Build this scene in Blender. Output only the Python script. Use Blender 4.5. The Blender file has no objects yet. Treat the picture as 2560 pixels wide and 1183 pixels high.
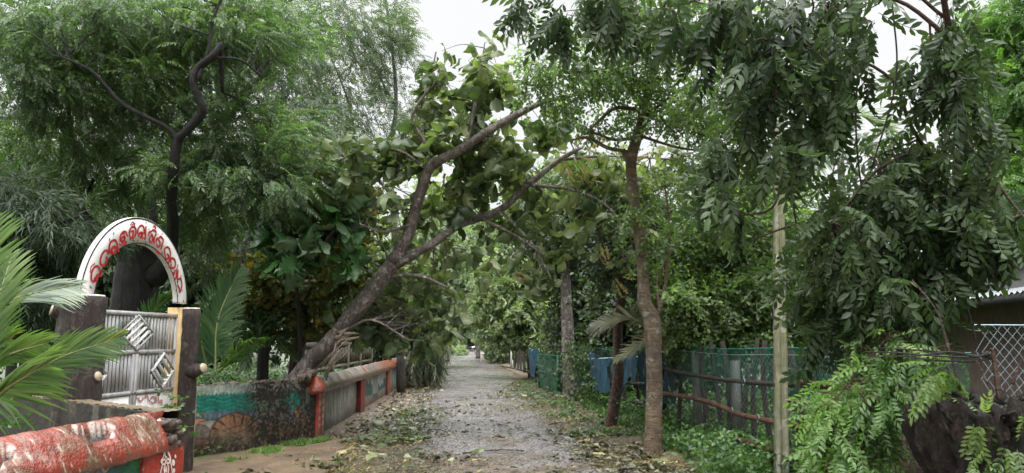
import bpy, math, random
import numpy as np
from mathutils import Vector
random.seed(7); RNG = np.random.default_rng(11)
F = 1934.0; CX, CY = 1280.0, 591.5; HOR = 852.0
PITCH = math.atan((HOR-CY)/F); CAMZ = 1.6
cp, sp = math.cos(PITCH), math.sin(PITCH)
scene = bpy.context.scene
COL = scene.collection

def at(px, py, Y):
    """world point at depth Y seen in that direction"""
    x = (px-CX)/F; y = (CY-py)/F
    wy = cp - y*sp; wz = sp + y*cp
    return np.array([x/wy*Y, Y, CAMZ + wz/wy*Y])
def ray(px, py):
    x = (px-CX)/F; y = (CY-py)/F
    return np.array([x, cp-y*sp, sp+y*cp])
def gr(px, py, z=0.0):
    r = ray(px, py); t = (z-CAMZ)/r[2]
    return np.array([0, 0, CAMZ]) + r*t
def on_plane(px, py, P0, n):
    r = ray(px, py); o = np.array([0, 0, CAMZ])
    t = np.dot(P0-o, n)/np.dot(r, n)
    return o + r*t
def proj(P):
    P = np.asarray(P, float); X = P[..., 0]; Y = P[..., 1]; Z = P[..., 2]-CAMZ
    d = Y*cp + Z*sp; u = -Y*sp + Z*cp
    d = np.where(d < .05, .05, d)
    return CX + X/d*F, CY - u/d*F
def nrm(v):
    v = np.asarray(v, float); return v/np.maximum(np.linalg.norm(v, axis=-1, keepdims=True), 1e-9)

# ---------------------------------------------------------------- noise
_G = RNG.random((64, 64, 64))
def vnoise(p):
    p = np.asarray(p, float); i = np.floor(p).astype(int); f = p-i; f = f*f*(3-2*f)
    def g(a, b, c): return _G[(i[..., 0]+a) % 64, (i[..., 1]+b) % 64, (i[..., 2]+c) % 64]
    fx, fy, fz = f[..., 0], f[..., 1], f[..., 2]
    def L(a, b, t): return a+(b-a)*t
    return L(L(L(g(0,0,0), g(1,0,0), fx), L(g(0,1,0), g(1,1,0), fx), fy), L(L(g(0,0,1), g(1,0,1), fx), L(g(0,1,1), g(1,1,1), fx), fy), fz)
def fbm(p, s=1.0, o=4):
    p = np.asarray(p, float)*s; a = 0; w = .5; t = 0
    for k in range(o):
        a = a + w*vnoise(p+k*7.3); t += w; w *= .5; p = p*2.03
    return a/t
def sstep(a, b, x): t = np.clip((x-a)/(b-a), 0, 1); return t*t*(3-2*t)

# ---------------------------------------------------------------- mesh building
class MB:
    def __init__(s): s.v = []; s.f = []; s.n = 0
    def add(s, v, f):
        v = np.asarray(v, float).reshape(-1, 3); s.v.append(v); k = s.n
        s.f.extend([tuple(i+k for i in q) for q in f]); s.n += len(v); return s
    def quad(s, a, b, c, d): return s.add([a, b, c, d], [(0, 1, 2, 3)])
    def box(s, c, size, ax=None, jit=0.0):
        """oriented box, ax rows = unit axes"""
        ax = np.eye(3) if ax is None else np.asarray(ax, float)
        h = np.array(size)/2; vs = []
        for z in (-1, 1):
            for y in (-1, 1):
                for x in (-1, 1):
                    vs.append(np.array(c)+ax[0]*x*h[0]+ax[1]*y*h[1]+ax[2]*z*h[2]+(RNG.random(3)-.5)*jit)
        return s.add(vs, [(0,2,3,1), (4,5,7,6), (0,1,5,4), (2,6,7,3), (0,4,6,2), (1,3,7,5)])
    def bar(s, a, b, w, h, up=(0, 0, 1)):
        a = np.array(a, float); b = np.array(b, float); x = nrm(b-a); up = np.array(up, float)
        y = nrm(np.cross(up, x)); z = np.cross(x, y)
        return s.box((a+b)/2, (np.linalg.norm(b-a), w, h), (x, y, z))
    def tube(s, pts, rad, sides=8, rough=0.0, cap=True, seed=0, rs=3.0):
        pts = np.asarray(pts, float); n = len(pts); rad = np.broadcast_to(np.asarray(rad, float), (n,))
        T = np.gradient(pts, axis=0); T = nrm(T)
        ref = np.array([0.13, .31, .94]);
        if abs(np.dot(nrm(pts[-1]-pts[0]), ref)) > .95: ref = np.array([1., .1, 0])
        U = nrm(np.cross(T, ref)); W = np.cross(T, U)
        a = np.linspace(0, 2*np.pi, sides, endpoint=False)
        ring = U[:, None, :]*np.cos(a)[None, :, None] + W[:, None, :]*np.sin(a)[None, :, None]
        r = rad[:, None]*np.ones((1, sides))
        if rough > 0:
            P = pts[:, None, :]+ring*rad[:, None, None]
            r = r*(1+rough*(fbm(P+seed, rs/max(rad.max(), .02)*.35, 3)-.5)*2)
        V = pts[:, None, :]+ring*r[:, :, None]
        f = []
        for i in range(n-1):
            for j in range(sides):
                k = (j+1) % sides
                f.append((i*sides+j, i*sides+k, (i+1)*sides+k, (i+1)*sides+j))
        if cap:
            f.append(tuple(range(sides-1, -1, -1))); f.append(tuple((n-1)*sides+j for j in range(sides)))
        return s.add(V.reshape(-1, 3), f)
    def build(s, name, mat, parent=None, smooth=False, col=None, vcol=None):
        V = np.concatenate(s.v) if s.v else np.zeros((0, 3))
        return mesh_obj(name, V, s.f, mat, parent, smooth, vcol)

def root_loc(o):
    l = np.zeros(3)
    while o is not None: l = l+np.array(o.location); o = o.parent
    return l
def link(name, me, parent):
    o = bpy.data.objects.new(name, me); COL.objects.link(o)
    if parent is not None: o.parent = parent
    return o
def mesh_obj(name, V, faces, mat, parent=None, smooth=False, vcol=None, var=None):
    V = np.asarray(V, float).reshape(-1, 3)
    org = root_loc(parent) if parent is not None else np.array([V[:, 0].mean(), V[:, 1].mean(), V[:, 2].min()])
    me = bpy.data.meshes.new(name)
    if isinstance(faces, list):
        ls = np.array([len(f) for f in faces], dtype=np.int32)
        li = np.fromiter((i for f in faces for i in f), dtype=np.int32, count=int(ls.sum()))
    else:
        ls, li = faces
    me.vertices.add(len(V)); me.vertices.foreach_set('co', (V-org).astype(np.float32).ravel())
    me.loops.add(len(li)); me.loops.foreach_set('vertex_index', li.astype(np.int32))
    me.polygons.add(len(ls)); st = np.concatenate([[0], np.cumsum(ls)[:-1]]).astype(np.int32)
    me.polygons.foreach_set('loop_start', st)
    me.update(calc_edges=True)
    if smooth: me.polygons.foreach_set('use_smooth', np.ones(len(ls), dtype=bool))
    if vcol is not None:
        a = me.color_attributes.new('paint', 'FLOAT_COLOR', 'POINT')
        c = np.ones((len(V), 4), np.float32); c[:, :3] = np.clip(vcol, 0, 1); a.data.foreach_set('color', c.ravel())
    if var is not None:
        a = me.attributes.new('var', 'FLOAT', 'POINT'); a.data.foreach_set('value', np.asarray(var, np.float32))
    
    if mat: me.materials.append(mat)
    o = link(name, me, parent)
    if parent is None: o.location = org
    return o
def tag(o, label=None, cat=None, group=None, kind=None):
    if label: o['label'] = label
    if cat: o['category'] = cat
    if group: o['group'] = group
    if kind: o['kind'] = kind
    return o
def thing(name, loc, label, cat, group=None):
    o = bpy.data.objects.new(name, None); COL.objects.link(o); o.location = Vector([float(v) for v in loc]); o.empty_display_size = .2
    return tag(o, label, cat, group)
def smooth_path(pts, k=5):
    P = np.asarray(pts, float); n = len(P)
    if n < 3:
        t = np.linspace(0, 1, k+1)[:, None]; return P[0]*(1-t)+P[-1]*t
    Q = np.vstack([2*P[0]-P[1], P, 2*P[-1]-P[-2]]); out = []
    for i in range(n-1):
        a, b, c, d = Q[i], Q[i+1], Q[i+2], Q[i+3]
        for j in range(k):
            t = j/k
            out.append(.5*((2*b)+(c-a)*t+(2*a-5*b+4*c-d)*t*t+(3*b-a-3*c+d)*t**3))
    out.append(P[-1]); return np.array(out)

# ---------------------------------------------------------------- materials
def newmat(name):
    m = bpy.data.materials.new(name); m.use_nodes = True; nt = m.node_tree; nt.nodes.clear()
    return m, nt
def N(nt, typ, **kw):
    n = nt.nodes.new(typ)
    for k, v in kw.items():
        if k.startswith('i_'):
            n.inputs[k[2:].replace('_', ' ')].default_value = v
        else: setattr(n, k, v)
    return n
def ramp(nt, src, stops):
    r = nt.nodes.new('ShaderNodeValToRGB'); e = r.color_ramp.elements
    while len(e) < len(stops): e.new(.5)
    for i, (p, c) in enumerate(stops):
        e[i].position = p; e[i].color = (*c, 1) if len(c) == 3 else c
    nt.links.new(src, r.inputs[0]); return r.outputs[0]
def noise(nt, vec, scale, detail=4, rough=.6, dist=0.0):
    n = N(nt, 'ShaderNodeTexNoise'); n.inputs['Scale'].default_value = scale; n.inputs['Detail'].default_value = detail
    n.inputs['Roughness'].default_value = rough; n.inputs['Distortion'].default_value = dist
    if vec is not None: nt.links.new(vec, n.inputs['Vector'])
    return n.outputs[0]
def mixc(nt, fac, a, b, mode='MIX'):
    m = N(nt, 'ShaderNodeMix', data_type='RGBA', blend_type=mode)
    for s, v in ((m.inputs[0], fac), (m.inputs[6], a), (m.inputs[7], b)):
        if isinstance(v, (float, int)): s.default_value = v
        elif isinstance(v, tuple): s.default_value = (*v, 1)
        else: nt.links.new(v, s)
    return m.outputs[2]
def mapped(nt, scale=(1, 1, 1), rot=(0, 0, 0), src='Object'):
    tc = N(nt, 'ShaderNodeTexCoord'); mp = N(nt, 'ShaderNodeMapping')
    mp.inputs['Scale'].default_value = scale; mp.inputs['Rotation'].default_value = rot
    nt.links.new(tc.outputs[src], mp.inputs[0]); return mp.outputs[0]
def finish(nt, color, rough=.6, bump=None, bstr=.3, bdist=.02, spec=.5, metal=0.0, trans=0.0, tcol=None, coat=0.0):
    b = N(nt, 'ShaderNodeBsdfPrincipled'); out = N(nt, 'ShaderNodeOutputMaterial')
    for nm, v in (('Base Color', color), ('Roughness', rough), ('Specular IOR Level', spec), ('Metallic', metal), ('Coat Weight', coat)):
        s = b.inputs[nm]
        if isinstance(v, (float, int)): s.default_value = v
        elif isinstance(v, tuple): s.default_value = (*v, 1)
        else: nt.links.new(v, s)
    if bump is not None:
        bn = N(nt, 'ShaderNodeBump'); bn.inputs['Strength'].default_value = bstr; bn.inputs['Distance'].default_value = bdist
        nt.links.new(bump, bn.inputs['Height']); nt.links.new(bn.outputs[0], b.inputs['Normal'])
    if trans > 0:
        t = N(nt, 'ShaderNodeBsdfTranslucent'); mx = N(nt, 'ShaderNodeMixShader'); mx.inputs[0].default_value = trans
        c = tcol if tcol is not None else color
        if isinstance(c, tuple): t.inputs[0].default_value = (*c, 1)
        else: nt.links.new(c, t.inputs[0])
        nt.links.new(b.outputs[0], mx.inputs[1]); nt.links.new(t.outputs[0], mx.inputs[2]); nt.links.new(mx.outputs[0], out.inputs[0])
    else: nt.links.new(b.outputs[0], out.inputs[0])

def leaf_mat(name, dark, mid, light, rough=.38, trans=.3, under=None, patch=.8, spec=.5, rare=None):
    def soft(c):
        g_ = .3*c[0]+.6*c[1]+.1*c[2]; return tuple(x*.84+g_*.16+.004 for x in c)  # greyed, plus a slight haze lift put into every leaf colour
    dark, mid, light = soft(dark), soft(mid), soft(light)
    m, nt = newmat(name)
    a = N(nt, 'ShaderNodeAttribute', attribute_name='var')
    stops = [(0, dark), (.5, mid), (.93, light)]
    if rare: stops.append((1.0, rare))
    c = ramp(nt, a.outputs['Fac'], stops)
    n = noise(nt, mapped(nt), patch, 2)
    c = mixc(nt, 1.0, c, ramp(nt, n, [(.3, (.62, .68, .66)), (.7, (1.3, 1.25, 1.12))]), 'MULTIPLY')
    g = N(nt, 'ShaderNodeNewGeometry')
    if under:
        c = mixc(nt, g.outputs['Backfacing'], c, mixc(nt, .6, c, under))
    else:
        c = mixc(nt, g.outputs['Backfacing'], c, mixc(nt, 1.0, c, (1.25, 1.25, 1.2), 'MULTIPLY'))
    finish(nt, c, rough=rough, trans=trans, spec=spec, tcol=mixc(nt, 1.0, c, (1.5, 1.9, .7), 'MULTIPLY'))
    return m
def bark_mat(name, a, b, spots=None, ring=False, wet=.55, sc=1.0):
    m, nt = newmat(name)
    v = mapped(nt, (11*sc, 11*sc, 2.0*sc) if not ring else (2.2*sc, 2.2*sc, 20*sc))
    n = noise(nt, v, 1.7, 7, .78, .9); n2 = noise(nt, mapped(nt), 2.6*sc, 5, .7)
    c = ramp(nt, n, [(.34, tuple(x*.45 for x in a)), (.48, a), (.62, b), (.74, tuple(min(1, x*1.35) for x in b))])
    c = mixc(nt, ramp(nt, n2, [(.42, (0, 0, 0)), (.58, (1, 1, 1))]), c, mixc(nt, .75, c, tuple(x*.4 for x in a)))
    if spots:
        n3 = noise(nt, mapped(nt), 9*sc, 6, .8); n4 = noise(nt, mapped(nt), 3*sc, 3)
        k = mixc(nt, 1.0, ramp(nt, n3, [(.54, (0, 0, 0)), (.6, (1, 1, 1))]), ramp(nt, n4, [(.42, (0, 0, 0)), (.56, (1, 1, 1))]), 'MULTIPLY')
        c = mixc(nt, k, c, spots)
    finish(nt, c, rough=wet, bump=n, bstr=1.0, bdist=.06, spec=.5)
    return m
def paint_mat(name, rough=.5, grime=.6, bstr=.35, fine=40.0, flake=None, streak=True, spec=.5):
    """painted plaster: colour attribute plus grime, streaks and pits"""
    m, nt = newmat(name)
    a = N(nt, 'ShaderNodeAttribute', attribute_name='paint'); c = a.outputs['Color']
    n = noise(nt, mapped(nt), fine*.25, 6, .75); nf = noise(nt, mapped(nt), fine, 3, .7)
    c = mixc(nt, grime, c, mixc(nt, 1.0, c, ramp(nt, n, [(.3, (.45, .42, .4)), (.55, (1, 1, 1)), (.75, (1.25, 1.2, 1.15))]), 'MULTIPLY'))
    if streak:
        ns = noise(nt, mapped(nt, (5, 5, .9)), 2.2, 6, .8, .6)
        c = mixc(nt, .6, c, mixc(nt, 1.0, c, ramp(nt, ns, [(.35, (.4, .38, .36)), (.6, (1.1, 1.1, 1.1))]), 'MULTIPLY'))
    if flake:
        nk = noise(nt, mapped(nt), fine*.5, 5, .8, 1.0)
        c = mixc(nt, ramp(nt, nk, [(.62, (0, 0, 0)), (.655, (1, 1, 1))]), c, flake)
    hb = N(nt, 'ShaderNodeMath', operation='ADD'); nt.links.new(n, hb.inputs[0]); nt.links.new(nf, hb.inputs[1])
    finish(nt, c, rough=rough, bump=hb.outputs[0], bstr=bstr, bdist=.015, spec=spec)
    return m
def simple_mat(name, col, rough=.6, var=.4, scale=6, bstr=.2, metal=0.0, stretch=(1, 1, 1), spec=.5):
    m, nt = newmat(name)
    n = noise(nt, mapped(nt, stretch), scale, 5, .7)
    c = ramp(nt, n, [(.3, tuple(x*(1-var) for x in col)), (.55, col), (.75, tuple(min(1, x*(1+var*.6)) for x in col))])
    finish(nt, c, rough=rough, bump=n, bstr=bstr, metal=metal, spec=spec)
    return m

# ---------------------------------------------------------------- leaf templates: (V, faces, var offset)
def merge(parts):
    V = []; Fc = []; O = []; k = 0
    for v, f, o in parts:
        V.append(v); Fc += [tuple(i+k for i in q) for q in f]; O.append(np.full(len(v), o)); k += len(v)
    return np.concatenate(V), Fc, np.concatenate(O)
def leaf_kite(L, w, droop=.1):
    return np.array([(0, 0, 0), (L*.42, w/2, .06*L), (L, 0, -droop*L), (L*.42, -w/2, .06*L)]), [(0, 3, 2, 1)]
def leaf_fold(L, w, droop=.15, fold=.2, wave=0.0):
    def z(x): return -droop*L*(x**2)
    P = [(0, 0, 0)]
    for x, ww in ((.3, .42), (.65, .46)):
        P += [(x*L, 0, z(x)), (x*L, ww*w, z(x)+fold*w+wave*L*(RNG.random()-.5)), (x*L, -ww*w, z(x)+fold*w+wave*L*(RNG.random()-.5))]
    P.append((L, 0, z(1)))
    return np.array(P), [(0, 1, 2), (0, 3, 1), (1, 4, 5, 2), (1, 3, 6, 4), (4, 7, 5), (4, 6, 7)]
def leaf_big(L, w, seed=0, lobed=False):
    r = np.random.default_rng(seed); nx, ny = (9 if not lobed else 15), 5
    xs = np.linspace(0, 1, nx); V = []; dr = r.uniform(.25, .7); cur = r.uniform(-.2, .5); ph = r.random()*6
    for i, x in enumerate(xs):
        hw = w*.5*max(.02, (math.sin(math.pi*min(1, x**.72))**.9) if x < 1 else .02)
        if lobed: hw *= (1.0 if i % 2 else .5)
        else: hw *= r.uniform(.82, 1.08)
        for j in range(ny):
            t = (j/(ny-1)-.5)*2
            edge = abs(t)
            z = -dr*L*.6*x**2 - cur*w*edge**2*.9 + .07*L*math.sin(x*9+ph+t*2)*edge + .05*L*(r.random()-.5)*edge + .05*L*math.sin(x*4+ph)*t
            V.append((x*L*(1-.1*dr)+.05*L*(r.random()-.5)*(edge > .9), t*hw*(1+.1*(r.random()-.5)), z))
    f = [(i*ny+j, (i+1)*ny+j, (i+1)*ny+j+1, i*ny+j+1) for i in range(nx-1) for j in range(ny-1)]
    return np.array(V), f
def place(v, f, pos, ax, up, o=0.0):
    x = nrm(ax); z = nrm(np.array(up, float)-np.dot(up, x)*x); y = np.cross(z, x)
    return (v[:, 0:1]*x+v[:, 1:2]*y+v[:, 2:3]*z+np.array(pos), f, o)
def rachis(L, droop, w=.006, n=4):
    x = np.linspace(0, 1, n+1); V = []; f = []
    for i, a in enumerate(x): V += [(a*L, -w, -droop*L*a*a), (a*L, w, -droop*L*a*a)]
    for i in range(n): f.append((2*i, 2*i+2, 2*i+3, 2*i+1))
    return np.array(V, float), f
def compound(n_pairs, L, ll, lw, droop=.25, ang=55, hang=.25, kite=True, seed=0):
    r = np.random.default_rng(seed); parts = []
    v, f = rachis(L, droop, L*.008); parts.append((v, f, -.2))
    for i in range(n_pairs):
        a = (i+.7)/(n_pairs+.4)
        p = (a*L, 0, -droop*L*a*a)
        for s in (-1, 1):
            g = math.radians(ang+r.uniform(-14, 14)); sl = ll*(1-.35*abs(a-.5))*r.uniform(.85, 1.1)
            ax = (math.cos(g), s*math.sin(g), -hang+r.uniform(-.25, .2))
            vv, ff = leaf_kite(sl, lw*r.uniform(.85, 1.1), .15) if kite else leaf_fold(sl, lw*r.uniform(.85, 1.1), r.uniform(.1, .35), r.uniform(.05, .25))
            parts.append(place(vv, ff, p, ax, (r.uniform(-.3, .3), r.uniform(-.3, .3), 1), r.uniform(-.12, .12)))
    vv, ff = leaf_kite(ll, lw, .2) if kite else leaf_fold(ll, lw, .25, .15)
    parts.append(place(vv, ff, (L*.98, 0, -droop*L), (1, 0, -droop*1.6), (0, 0, 1), .1))
    return merge(parts)
def twig(n, L, ll, lw, droop=.1, spread=60, kite=False, seed=0, whorl=False, r0=.006):
    """alternate simple leaves around a small twig"""
    r = np.random.default_rng(seed); parts = []
    v, f = rachis(L, droop, r0); parts.append((v, f, -.3))
    for i in range(n):
        a = .15+.85*i/(n-1) if not whorl else r.uniform(.6, 1)
        p = (a*L, 0, -droop*L*a*a); th = i*2.4+r.uniform(-.4, .4); g = math.radians(spread*r.uniform(.6, 1.2)*(1 if a < .95 else .5))
        ax = (math.cos(g), math.sin(g)*math.cos(th), math.sin(g)*math.sin(th)*.7-.25)
        s = ll*r.uniform(.7, 1.15)
        vv, ff = leaf_kite(s, lw*s/ll, .15) if kite else leaf_fold(s, lw*s/ll, r.uniform(.05, .4), r.uniform(.05, .25))
        parts.append(place(vv, ff, p, ax, (r.uniform(-.5, .5), r.uniform(-.5, .5), 1), r.uniform(-.15, .15)))
    return merge(parts)
def bigspray(n, ll, lw, seed=0, lobed=False, stem=.35):
    r = np.random.default_rng(seed); parts = []
    v, f = rachis(stem, .1, .01); parts.append((v, f, -.3))
    for i in range(n):
        a = r.uniform(.3, 1) if not lobed else 1.0
        th = i*6.283/n*1.3+r.uniform(-.4, .4); g = math.radians(r.uniform(45, 95))
        ax = np.array((math.cos(g), math.sin(g)*math.cos(th), math.sin(g)*math.sin(th)-.5 if not lobed else math.sin(g)*math.sin(th)-.2))
        s = r.uniform(.65, 1.1)
        vv, ff = leaf_big(ll*s, lw*s, seed*17+i, lobed)
        parts.append(place(vv, ff, (a*stem, 0, -.1*stem*a*a), ax, (r.uniform(.2, .9), r.uniform(-.6, .6), .8), r.uniform(-.3, .35)))
    return merge(parts)

def cloud(name, mat, parent, tmpls, pos, ax, up, sc, var, extra=None, mat2=None):
    """many leaf sprays as one crown mesh"""
    pos = np.asarray(pos, float); n = len(pos); ax = nrm(ax); up = np.asarray(up, float)
    z = nrm(up-np.sum(up*ax, -1, keepdims=True)*ax); y = np.cross(z, ax); sc = np.broadcast_to(np.asarray(sc, float), (n,)); var = np.asarray(var, float)
    pick = RNG.integers(0, len(tmpls), n); VV = []; LS = []; LI = []; VA = []; off = 0
    for k, (tv, tf, to) in enumerate(tmpls):
        s = np.nonzero(pick == k)[0]
        if len(s) == 0: continue
        m = len(s); nv = len(tv)
        W = (tv[None, :, 0:1]*ax[s][:, None, :]+tv[None, :, 1:2]*y[s][:, None, :]+tv[None, :, 2:3]*z[s][:, None, :])*sc[s][:, None, None]+pos[s][:, None, :]
        VV.append(W.reshape(-1, 3)); VA.append(np.clip(var[s][:, None]+to[None, :], 0, 1).ravel())
        ls = np.array([len(f) for f in tf]); li = np.array([i for f in tf for i in f])
        LS.append(np.tile(ls, m)); LI.append((li[None, :]+(np.arange(m)*nv)[:, None]).ravel()+off); off += m*nv
    nl = sum(len(q) for q in LS)
    if extra is not None and extra.n:
        ev = np.concatenate(extra.v); VV.append(ev); VA.append(np.full(len(ev), .3)); LS.append(np.array([len(q) for q in extra.f])); LI.append(np.array([i for q in extra.f for i in q])+off)
    o = mesh_obj(name, np.concatenate(VV), (np.concatenate(LS), np.concatenate(LI)), mat, parent, False, None, np.concatenate(VA))
    if extra is not None and extra.n:
        o.data.materials.append(mat2); mi = np.zeros(len(o.data.polygons), np.int32); mi[nl:] = 1; o.data.polygons.foreach_set('material_index', mi)
    return o

def blob_points(blobs, clump=10, tight=.22, hang=0.0):
    """blobs: (px,py,depth,rx_px,ry_px,rdepth_m,count) -> points, outward dirs"""
    P = []; D = []
    for (px, py, d, rx, ry, rd, n) in blobs:
        c = at(px, py, d); R = np.array([rx*d/F, rd, ry*d/F])
        k = max(1, int(n/clump)); u = RNG.normal(size=(k, 3)); u = nrm(u)*(RNG.random((k, 1))**.45)
        q = u[RNG.integers(0, k, n)]+RNG.normal(size=(n, 3))*tight*np.array([1-.45*hang, 1, 1+1.2*hang])
        P.append(c+q*R); D.append(q)
    return np.concatenate(P), np.concatenate(D)
def limb(px_pts):
    """[(px,py,r_px,depth)] -> world pts, radii"""
    P = np.array([at(a, b, d) for a, b, r, d in px_pts]); R = np.array([r*d/F for a, b, r, d in px_pts])
    Q = smooth_path(np.column_stack([P, R]), 5); return Q[:, :3], np.maximum(Q[:, 3], .004)

def tree(name, label, cat, limbs, blobs, tmpls, lmat, bmat, group=None, sc=(.8, 1.2), droop=.3, wind=(.3, 0, 0), clump=10, tight=.22, twigs=.35, trunk_n=1, rough=.12,
         outward=.8, upj=.6, crown_name='crown', sides=10, ground=True, dens=1.0, push=0.0, hang=0.0, clear=None):
    blobs = [(a, b_, c_+push, d_, e_, f_, max(3, int(g_*dens))) for a, b_, c_, d_, e_, f_, g_ in blobs]
    L = [limb(l) for l in limbs]
    if ground and L[0][0][0][2] > 0:
        P, R = L[0]; b = P[0].copy(); dn = P[0]-P[1]; b = P[0]+np.array([dn[0]/max(.05, -dn[2])*P[0][2]*.6 if dn[2] < 0 else 0, 0, -P[0][2]-.05])
        L[0] = (np.vstack([b, P]), np.concatenate([[R[0]*1.25], R]))
    base = L[0][0][0].copy(); base[2] = max(0, base[2])
    t = thing(name, base, label, cat, group)
    tm = MB()
    for P, R in L[:trunk_n]: tm.tube(P, R, sides+4, rough, seed=len(P))
    tm.build('trunk', bmat, t, True)
    pts, dr = blob_points(blobs, clump, tight, hang)
    for P, R in L[trunk_n:]:
        bm = MB(); bm.tube(P, R, sides-2, rough, seed=len(P)); bm.build('branch', bmat, t, True)
    bm = MB()
    # twigs joining a share of the sprays to the nearest limb
    allP = np.concatenate([p for p, r in L]); k = int(len(pts)*twigs/clump)
    if k > 0:
        ids = RNG.choice(len(pts), min(k, len(pts)), replace=False)
        for i in ids:
            d = np.linalg.norm(allP-pts[i], axis=1); j = int(np.argmin(d+RNG.random(len(d))*.4)); a = allP[j]; b = pts[i]
            if d[j] < .05 or d[j] > 6: continue
            mid = (a+b)/2+(RNG.random(3)-.5)*d[j]*.25+np.array([0, 0, d[j]*.08])
            Q = smooth_path([a, mid, b], 4); bm.tube(Q, np.linspace(min(.02, .007+.006*d[j]), .003, len(Q)), 4, cap=False)
    if clear:
        CP = np.concatenate([p for p, r in L[:clear[0]]]); dxz = np.linalg.norm(pts[:, None, [0, 2]]-CP[None, :, [0, 2]], axis=2); j = np.argmin(dxz, 1); near_ = (dxz[np.arange(len(pts)), j] < clear[1]) & (pts[:, 1] < CP[j, 1]+.3)
        pts[near_, 1] = CP[j[near_], 1]+.35+RNG.random(near_.sum())*.6
    n = len(pts)
    ax = dr*outward+RNG.normal(size=(n, 3))*.45+np.array(wind)+np.array([0, 0, -droop])
    up = RNG.normal(size=(n, 3))*upj+np.array([0, -.25, 1])
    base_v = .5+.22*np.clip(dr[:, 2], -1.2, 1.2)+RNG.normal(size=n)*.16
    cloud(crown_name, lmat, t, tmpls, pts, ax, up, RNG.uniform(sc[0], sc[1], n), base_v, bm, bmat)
    return t

def ribbon(mb, pts, w, n, off=.004, closed=False):
    P = np.asarray(pts, float)+np.asarray(n)*off
    if closed: P = np.vstack([P, P[:1]])
    T = nrm(np.gradient(P, axis=0)); S = np.cross(T, n); S = nrm(S); w = np.broadcast_to(np.asarray(w, float), (len(P),))
    V = np.empty((len(P)*2, 3)); V[0::2] = P-S*w[:, None]/2; V[1::2] = P+S*w[:, None]/2
    mb.add(V, [(2*i, 2*i+1, 2*i+3, 2*i+2) for i in range(len(P)-1)])
def frond(mb_r, LV, base, mid, tip, n=46, ll=.55, lw=.035, droop=.5, side=None, seed=0, fwd=.55, r0=.02):
    """palm frond: rachis into mb_r, leaflets appended to LV as (verts, faces, var)"""
    r = np.random.default_rng(seed); Q = smooth_path([base, mid, tip], 12); mb_r.tube(Q, np.linspace(r0, r0*.2, len(Q)), 5, cap=False)
    T = nrm(np.gradient(Q, axis=0)); s0 = nrm(np.cross(T.mean(0), (0, 0, 1))) if side is None else nrm(np.array(side, float))
    for i in range(n):
        a = .12+.88*i/(n-1); k = a*(len(Q)-1); j = min(int(k), len(Q)-2); p = Q[j]+(Q[j+1]-Q[j])*(k-j); t = T[j]
        up = nrm(np.cross(s0, t));
        if up[2] < 0: up = -up
        L = ll*(math.sin(math.pi*min(1, .18+a*.8))**.6)*r.uniform(.85, 1.1)
        for s in (-1, 1):
            d = nrm(t*(fwd+.5*a)+s0*s*r.uniform(.7, 1.0)+up*r.uniform(0, .35)); m = 5; V = []; v0 = r.uniform(-.15, .15)
            x = np.linspace(0, 1, m+1); wv = lw*np.array([.5, 1, 1, .8, .5, .05])*.5; pp = p.copy(); dd = d.copy(); st = L/m
            dp = droop*r.uniform(.4, 1.3)
            for q in range(m+1):
                S = nrm(np.cross(dd, up)); V += [pp-S*wv[q], pp+S*wv[q]]
                pp = pp+dd*st; dd = nrm(dd+np.array([.06, 0, -dp*.28*(q+1)/m*1.2]))
            LV.append((np.array(V), [(2*q, 2*q+1, 2*q+3, 2*q+2) for q in range(m)], .45+v0+.15*(s > 0)+.3*a*r.random()))
def leaves_obj(name, LV, mat, parent):
    v, f, o = merge(LV); return mesh_obj(name, v, f, mat, parent, False, None, np.clip(o, 0, 1))
# ================================================================ camera, world, light
cam = bpy.data.cameras.new('camera'); camo = bpy.data.objects.new('camera', cam); COL.objects.link(camo)
cam.sensor_width = 36; cam.lens = 36*F/2560; cam.clip_end = 5000; cam.clip_start = .05
camo.location = (0, 0, CAMZ); camo.rotation_euler = (math.pi/2+PITCH, 0, 0); scene.camera = camo
scene.render.resolution_x = 1024; scene.render.resolution_y = 473
scene.view_settings.view_transform = 'Standard'; scene.view_settings.look = 'None'; scene.view_settings.exposure = 0
cy = scene.cycles; cy.use_denoising = True; cy.max_bounces = 6; cy.diffuse_bounces = 4; cy.glossy_bounces = 2; cy.transmission_bounces = 4; cy.transparent_max_bounces = 4
cy.caustics_reflective = False; cy.caustics_refractive = False
try: cy.denoising_prefilter = 'FAST'
except Exception: pass
w = bpy.data.worlds.new('World'); scene.world = w; w.use_nodes = True; nt = w.node_tree; nt.nodes.clear()
sky = N(nt, 'ShaderNodeTexSky', sky_type='NISHITA'); sky.sun_disc = False; sky.sun_elevation = math.radians(62); sky.sun_rotation = math.radians(200); sky.dust_density = 4
hs = N(nt, 'ShaderNodeHueSaturation'); hs.inputs['Saturation'].default_value = .15; nt.links.new(sky.outputs[0], hs.inputs['Color'])
tc = N(nt, 'ShaderNodeTexCoord'); sx = N(nt, 'ShaderNodeSeparateXYZ'); nt.links.new(tc.outputs['Generated'], sx.inputs[0])
cl = noise(nt, tc.outputs['Generated'], 2.2, 3)
grad = ramp(nt, sx.outputs['Z'], [(0, (.84, .87, .9)), (.12, (.95, .965, .985)), (.3, (.985, .99, 1)), (.5, (1, 1, 1))])
mr = N(nt, 'ShaderNodeMapRange', interpolation_type='SMOOTHSTEP'); nt.links.new(sx.outputs['Z'], mr.inputs[0]); mr.inputs[1].default_value = .42; mr.inputs[2].default_value = .85; mr.inputs[3].default_value = 10.8; mr.inputs[4].default_value = 58
vm = N(nt, 'ShaderNodeVectorMath', operation='SCALE'); nt.links.new(grad, vm.inputs[0]); nt.links.new(mr.outputs[0], vm.inputs['Scale'])
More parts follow.
